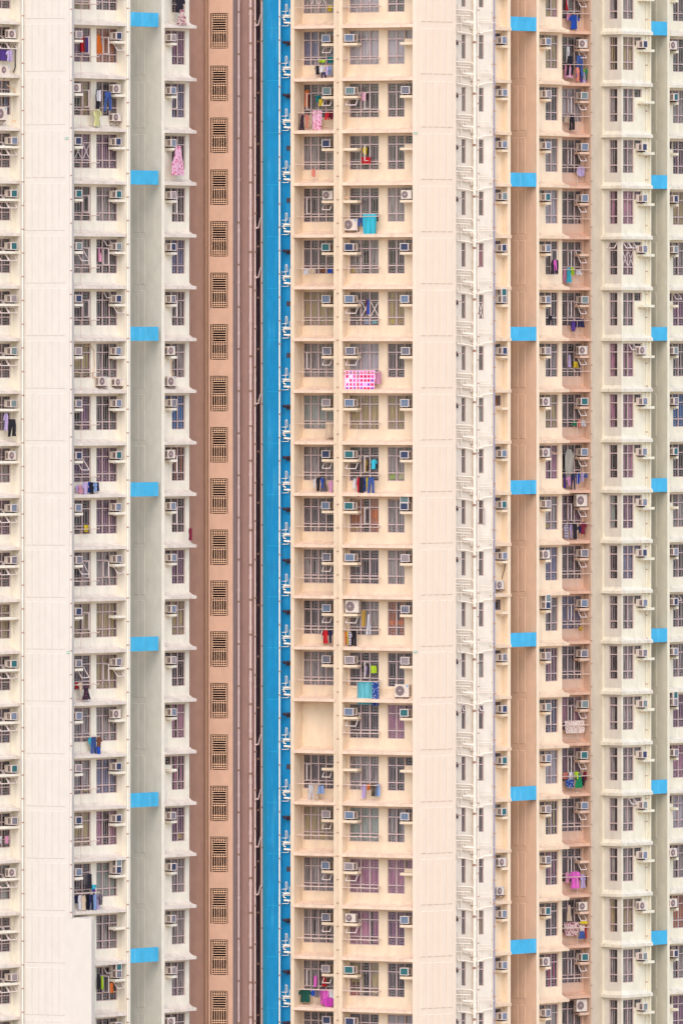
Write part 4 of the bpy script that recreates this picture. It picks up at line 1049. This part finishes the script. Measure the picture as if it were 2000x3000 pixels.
hangs('R2', 11, 'M2', [(Sh, 'orange', 801, 822, 1903, 1992), (Sh, 'yellow', 815, 837, 1903, 1990), (Sh, 'striped', 824, 852, 1903, 1994), (Tr, 'black', 844, 884, 1900, 2004), (Dr, 'white', 944, 980, 1792, 1924), (To, 'gold', 918, 942, 1765, 1872)])
hangs('R2', 12, 'M2', [(St, 'turquoise', 888, 988, 2232, 2385), (To, 'bluefloral', 985, 1027, 2234, 2390)])
hangs('R2', 12, 'M2', [(Sh, 'black', 918, 938, 2128, 2170), (Sh, 'lilac', 936, 956, 2130, 2192), (To, 'lime', 975, 1012, 2130, 2178)], -0.55)
hangs('R1', 14, 'M3', [(Tr, 'white', 563, 602, 783, 890), (Tr, 'beige', 598, 634, 783, 888), (So, 'lightblue', 630, 670, 788, 842)])
hangs('R2', 14, 'M3', [(Sh, 'lilac', 913, 951, 780, 874), (To, 'orange', 948, 970, 778, 818), (Sh, 'camo', 971, 1013, 773, 860), (To, 'lightblue', 1004, 1035, 778, 860)])
hangs('R1', 18, 'M3', [(Sh, 'darkgreen', 497, 592, 2128, 2212), (To, 'blue', 588, 609, 2128, 2172), (To, 'grey', 609, 641, 2130, 2180), (St, 'hotpink', 641, 702, 2128, 2228), (To, 'white', 700, 734, 2128, 2188), (Bu, 'magenta', 664, 736, 2180, 2248)])
hangs('R1', 18, 'M3', [(To, 'hotpink', 604, 622, 2038, 2112), (To, 'red', 660, 682, 2040, 2110)], -0.9)
hangs('G', -1, 'R1', [(To, 'pink', 804, 833, 83, 132), (Sh, 'blue', 820, 892, 95, 190)])
hangs('G', -1, 'R1', [(Dr, 'red', 792, 814, -20, 66)], -0.5)
hangs('G', 0, 'R1', [(Tr, 'white', 802, 827, 303, 412), (Tr, 'black', 807, 852, 365, 494), (Tr, 'denim', 866, 917, 362, 508), (Sh, 'pink', 788, 812, 418, 514), (Dr, 'pinkfloral', 808, 846, 418, 508), (Sh, 'salmon', 857, 892, 438, 532), (Sh, 'purple', 890, 914, 445, 545), (Sh, 'lime', 912, 930, 446, 515), (Sh, 'green', 926, 944, 446, 520), (Sh, 'navy', 936, 958, 448, 545), (Sh, 'lilac', 905, 935, 470, 545), (Sh, 'maroon', 952, 970, 446, 500)])
hangs('G', 1, 'R1', [(So, 'beige', 787, 827, 758, 804), (Tr, 'black', 824, 857, 752, 854)])
hangs('G', 2, 'R1', [(Bu, 'lilac', 865, 932, 1090, 1160)])
hangs('G', 4, 'R1', [(To, 'pink', 782, 804, 1760, 1852), (Dr, 'cyan', 798, 842, 1755, 1854), (Sh, 'lime', 832, 857, 1752, 1805), (So, 'white', 862, 905, 1772, 1802)])
hangs('F', 4, 'R1', [(Tr, 'black', 702, 757, 1704, 1798), (So, 'hotpink', 722, 738, 1704, 1775)], 0.1)
hangs('G', 5, 'R1', [(Bu, 'purple', 830, 873, 2105, 2175), (So, 'navy', 864, 927, 2094, 2148)])
hangs('F', 5, 'R1', [(Tr, 'black', 690, 712, 2070, 2130)], -0.4)
hangs('G', 6, 'R2', [(So, 'yellow', 850, 884, 132, 172), (Dr, 'lilac', 812, 837, 88, 172)], -0.4)
hangs('G', 7, 'R2', [(So, 'salmon', 874, 898, 513, 562), (So, 'white', 898, 931, 518, 558), (To, 'green', 840, 872, 525, 552)])
hangs('G', 8, 'R2', [(Dr, 'purple', 782, 802, 875, 965), (Sh, 'pinkstriped', 800, 836, 885, 948), (Tr, 'navy', 834, 862, 868, 978), (Sh, 'blue', 864, 892, 865, 935), (Sh, 'lilac', 892, 921, 862, 920), (So, 'denim', 919, 940, 866, 895), (Bu, 'tarp', 788, 852, 708, 932)])
hangs('G', 9, 'R2', [(Sh, 'striped', 781, 826, 1200, 1296), (Sh, 'lilac', 822, 849, 1200, 1294), (Sh, 'black', 843, 879, 1192, 1300), (Sh, 'beige', 868, 886, 1198, 1255), (Sh, 'navy', 880, 902, 1212, 1258), (Sh, 'maroon', 896, 937, 1185, 1268)])
hangs('G', 11, 'R2', [(Bu, 'gold', 881, 913, 1872, 1902)])
hangs('G', 13, 'R3', [(St, 'whitefloral', 787, 923, 362, 447)])
hangs('G', 14, 'R3', [(So, 'salmon', 782, 816, 702, 748), (So, 'white', 815, 852, 702, 748), (So, 'lime', 851, 886, 698, 748), (Sh, 'maroon', 911, 944, 698, 754), (Bu, 'bluefloral', 796, 856, 742, 810), (Dr, 'green', 859, 913, 715, 806), (To, 'black', 905, 920, 725, 792)])
hangs('G', 16, 'R3', [(Sh, 'pink', 794, 824, 1358, 1432), (Sh, 'hotpink', 817, 904, 1353, 1468), (Sh, 'lilac', 896, 932, 1372, 1464), (Sh, 'black', 924, 957, 1374, 1456)])
hangs('G', 17, 'R3', [(St, 'floral', 787, 892, 1688, 1778), (Sh, 'whitefloral', 884, 931, 1702, 1764), (So, 'denim', 887, 925, 1745, 1796), (Sh, 'red', 920, 946, 1706, 1794), (Sh, 'blue', 940, 962, 1706, 1764), (Bu, 'yellow', 893, 945, 1678, 1702), (Dr, 'beige', 804, 842, 1575, 1682)])

# ------------------------------------------------------------ small plates on the corner walls
for fr, px, py, lab in ((PL, 195, 404, 'small green number plate high on the left ribbed wall'), (PL, 202, 1912, 'small green number plate low on the left ribbed wall'),
                        (FC, 1223-6, 1910, 'small green number plate on corner of peach block'), (FC, 1223-6, 389, 'small brown number plate high on peach block corner')):
    u = fr.u(px, 0.01); x, y = fr.w(u, 0.01); mb = MB()
    mb.box(C0, -0.10, 0.10, 0, 0.02, -0.055, 0.055, 0); mb.box(C0, -0.075, -0.015, 0.02, 0.024, -0.03, 0.03, 1); mb.box(C0, 0.015, 0.07, 0.02, 0.024, -0.03, 0.03, 1)
    e = put('number_plate', mb.data('number_plate', [M['sign'], M['sign_w']]), None, (x, y, Zy(py, y)), None, fr.t); tag(e, lab, 'sign')

for cn, i, img, x0, x1, y0, y1, c in (('R3', 5, 'M1', 1093, 1134, 2090, 2126, 'yellow'), ('R3', 5, 'M1', 1150, 1192, 2090, 2124, 'gold'), ('R2', 4, 'M1', 842, 880, 1752, 1788, 'yellow'),
    ('R2', 5, 'M1', 938, 966, 2092, 2126, 'lightblue'), ('R2', 5, 'M1', 982, 1016, 2098, 2124, 'cyan'), ('R3', 8, 'M2', 1093, 1134, 868, 906, 'lime'), ('R3', 8, 'M2', 1152, 1192, 868, 906, 'paleyellow'),
    ('R2', 9, 'M2', 964, 1020, 1104, 1160, 'orange'), ('R2', 9, 'M2', 842, 902, 1222, 1246, 'gold'), ('R2', 18, 'M3', 846, 900, 2078, 2128, 'brown'), ('R2', 18, 'M3', 846, 900, 2142, 2172, 'red'),
    ('B1', 14, 'L3', 553, 592, 810, 828, 'yellow'), ('C', 15, 'L3', 1172, 1197, 1106, 1138, 'yellow'), ('F', -1, 'R1', 676, 706, 68, 104, 'yellow'), ('F', -1, 'R1', 718, 754, 68, 104, 'hotpink'),
    ('R1', 15, 'M3', 648, 684, 1108, 1138, 'yellow'), ('F', 9, 'R2', 668, 688, 1200, 1222, 'yellow'), ('G', 6, 'R2', 848, 880, 138, 168, 'gold'), ('R3', 11, 'M2', 1092, 1190, 1832, 1862, 'orange')):
    fr, vw = ACS[cn][0], ACS[cn][1]; v = vw-0.19; px, py = pc(img, x0, y1); px2, py2 = pc(img, x1, y0)
    ua, ub_ = fr.u(px, v), fr.u(px2, v); x, y = fr.w(ua, v); z = Zy(py, y); mb = MB(); w, h = ub_-ua, Zy(py2, y)-z
    mb.box(C0, 0, w, -0.15, 0, 0, h*0.8, 0); mb.box(C0, -0.008, w+0.008, -0.155, 0.008, h*0.8, h, 1)
    e = put('storage_box', mb.data('storage_box', [cm(c), cm(c)]), None, (x, y, z), None, fr.t)
    tag(e, f"{NICE.get(c, c)} box behind window glass, {fl(i)}, {WHERE[cn]}", 'box', 'boxes kept behind the windows')
# pale joints at each floor on the blue wall
mb = MB(); 
for i in range(-1, 21):
    me = MB(); p0, p1 = (X(782, 2.7), 2.7-0.012), (X(818, 2.27), 2.27-0.012)
    me.face([p0+(0.0,), p1+(0.0,), p1+(0.03,), p0+(0.03,)]); o = (p0[0], p0[1], F(i)+0.05)
    put('wall_joint', me.data('wall_joint', [M['blue_l']], (p0[0], p0[1], 0)), B_C, o)

# ------------------------------------------------------------ ground
gm = paint('ground_concrete', (150, 140, 130), k=1.0)
mb = MB(); mb.face([(-3000, -3000, ZB), (3000, -3000, ZB), (3000, 3000, ZB), (-3000, 3000, ZB)])
gq = put('ground', mb.data('ground', [gm])); gq["kind"] = "structure"
print("objects", len(bpy.data.objects))
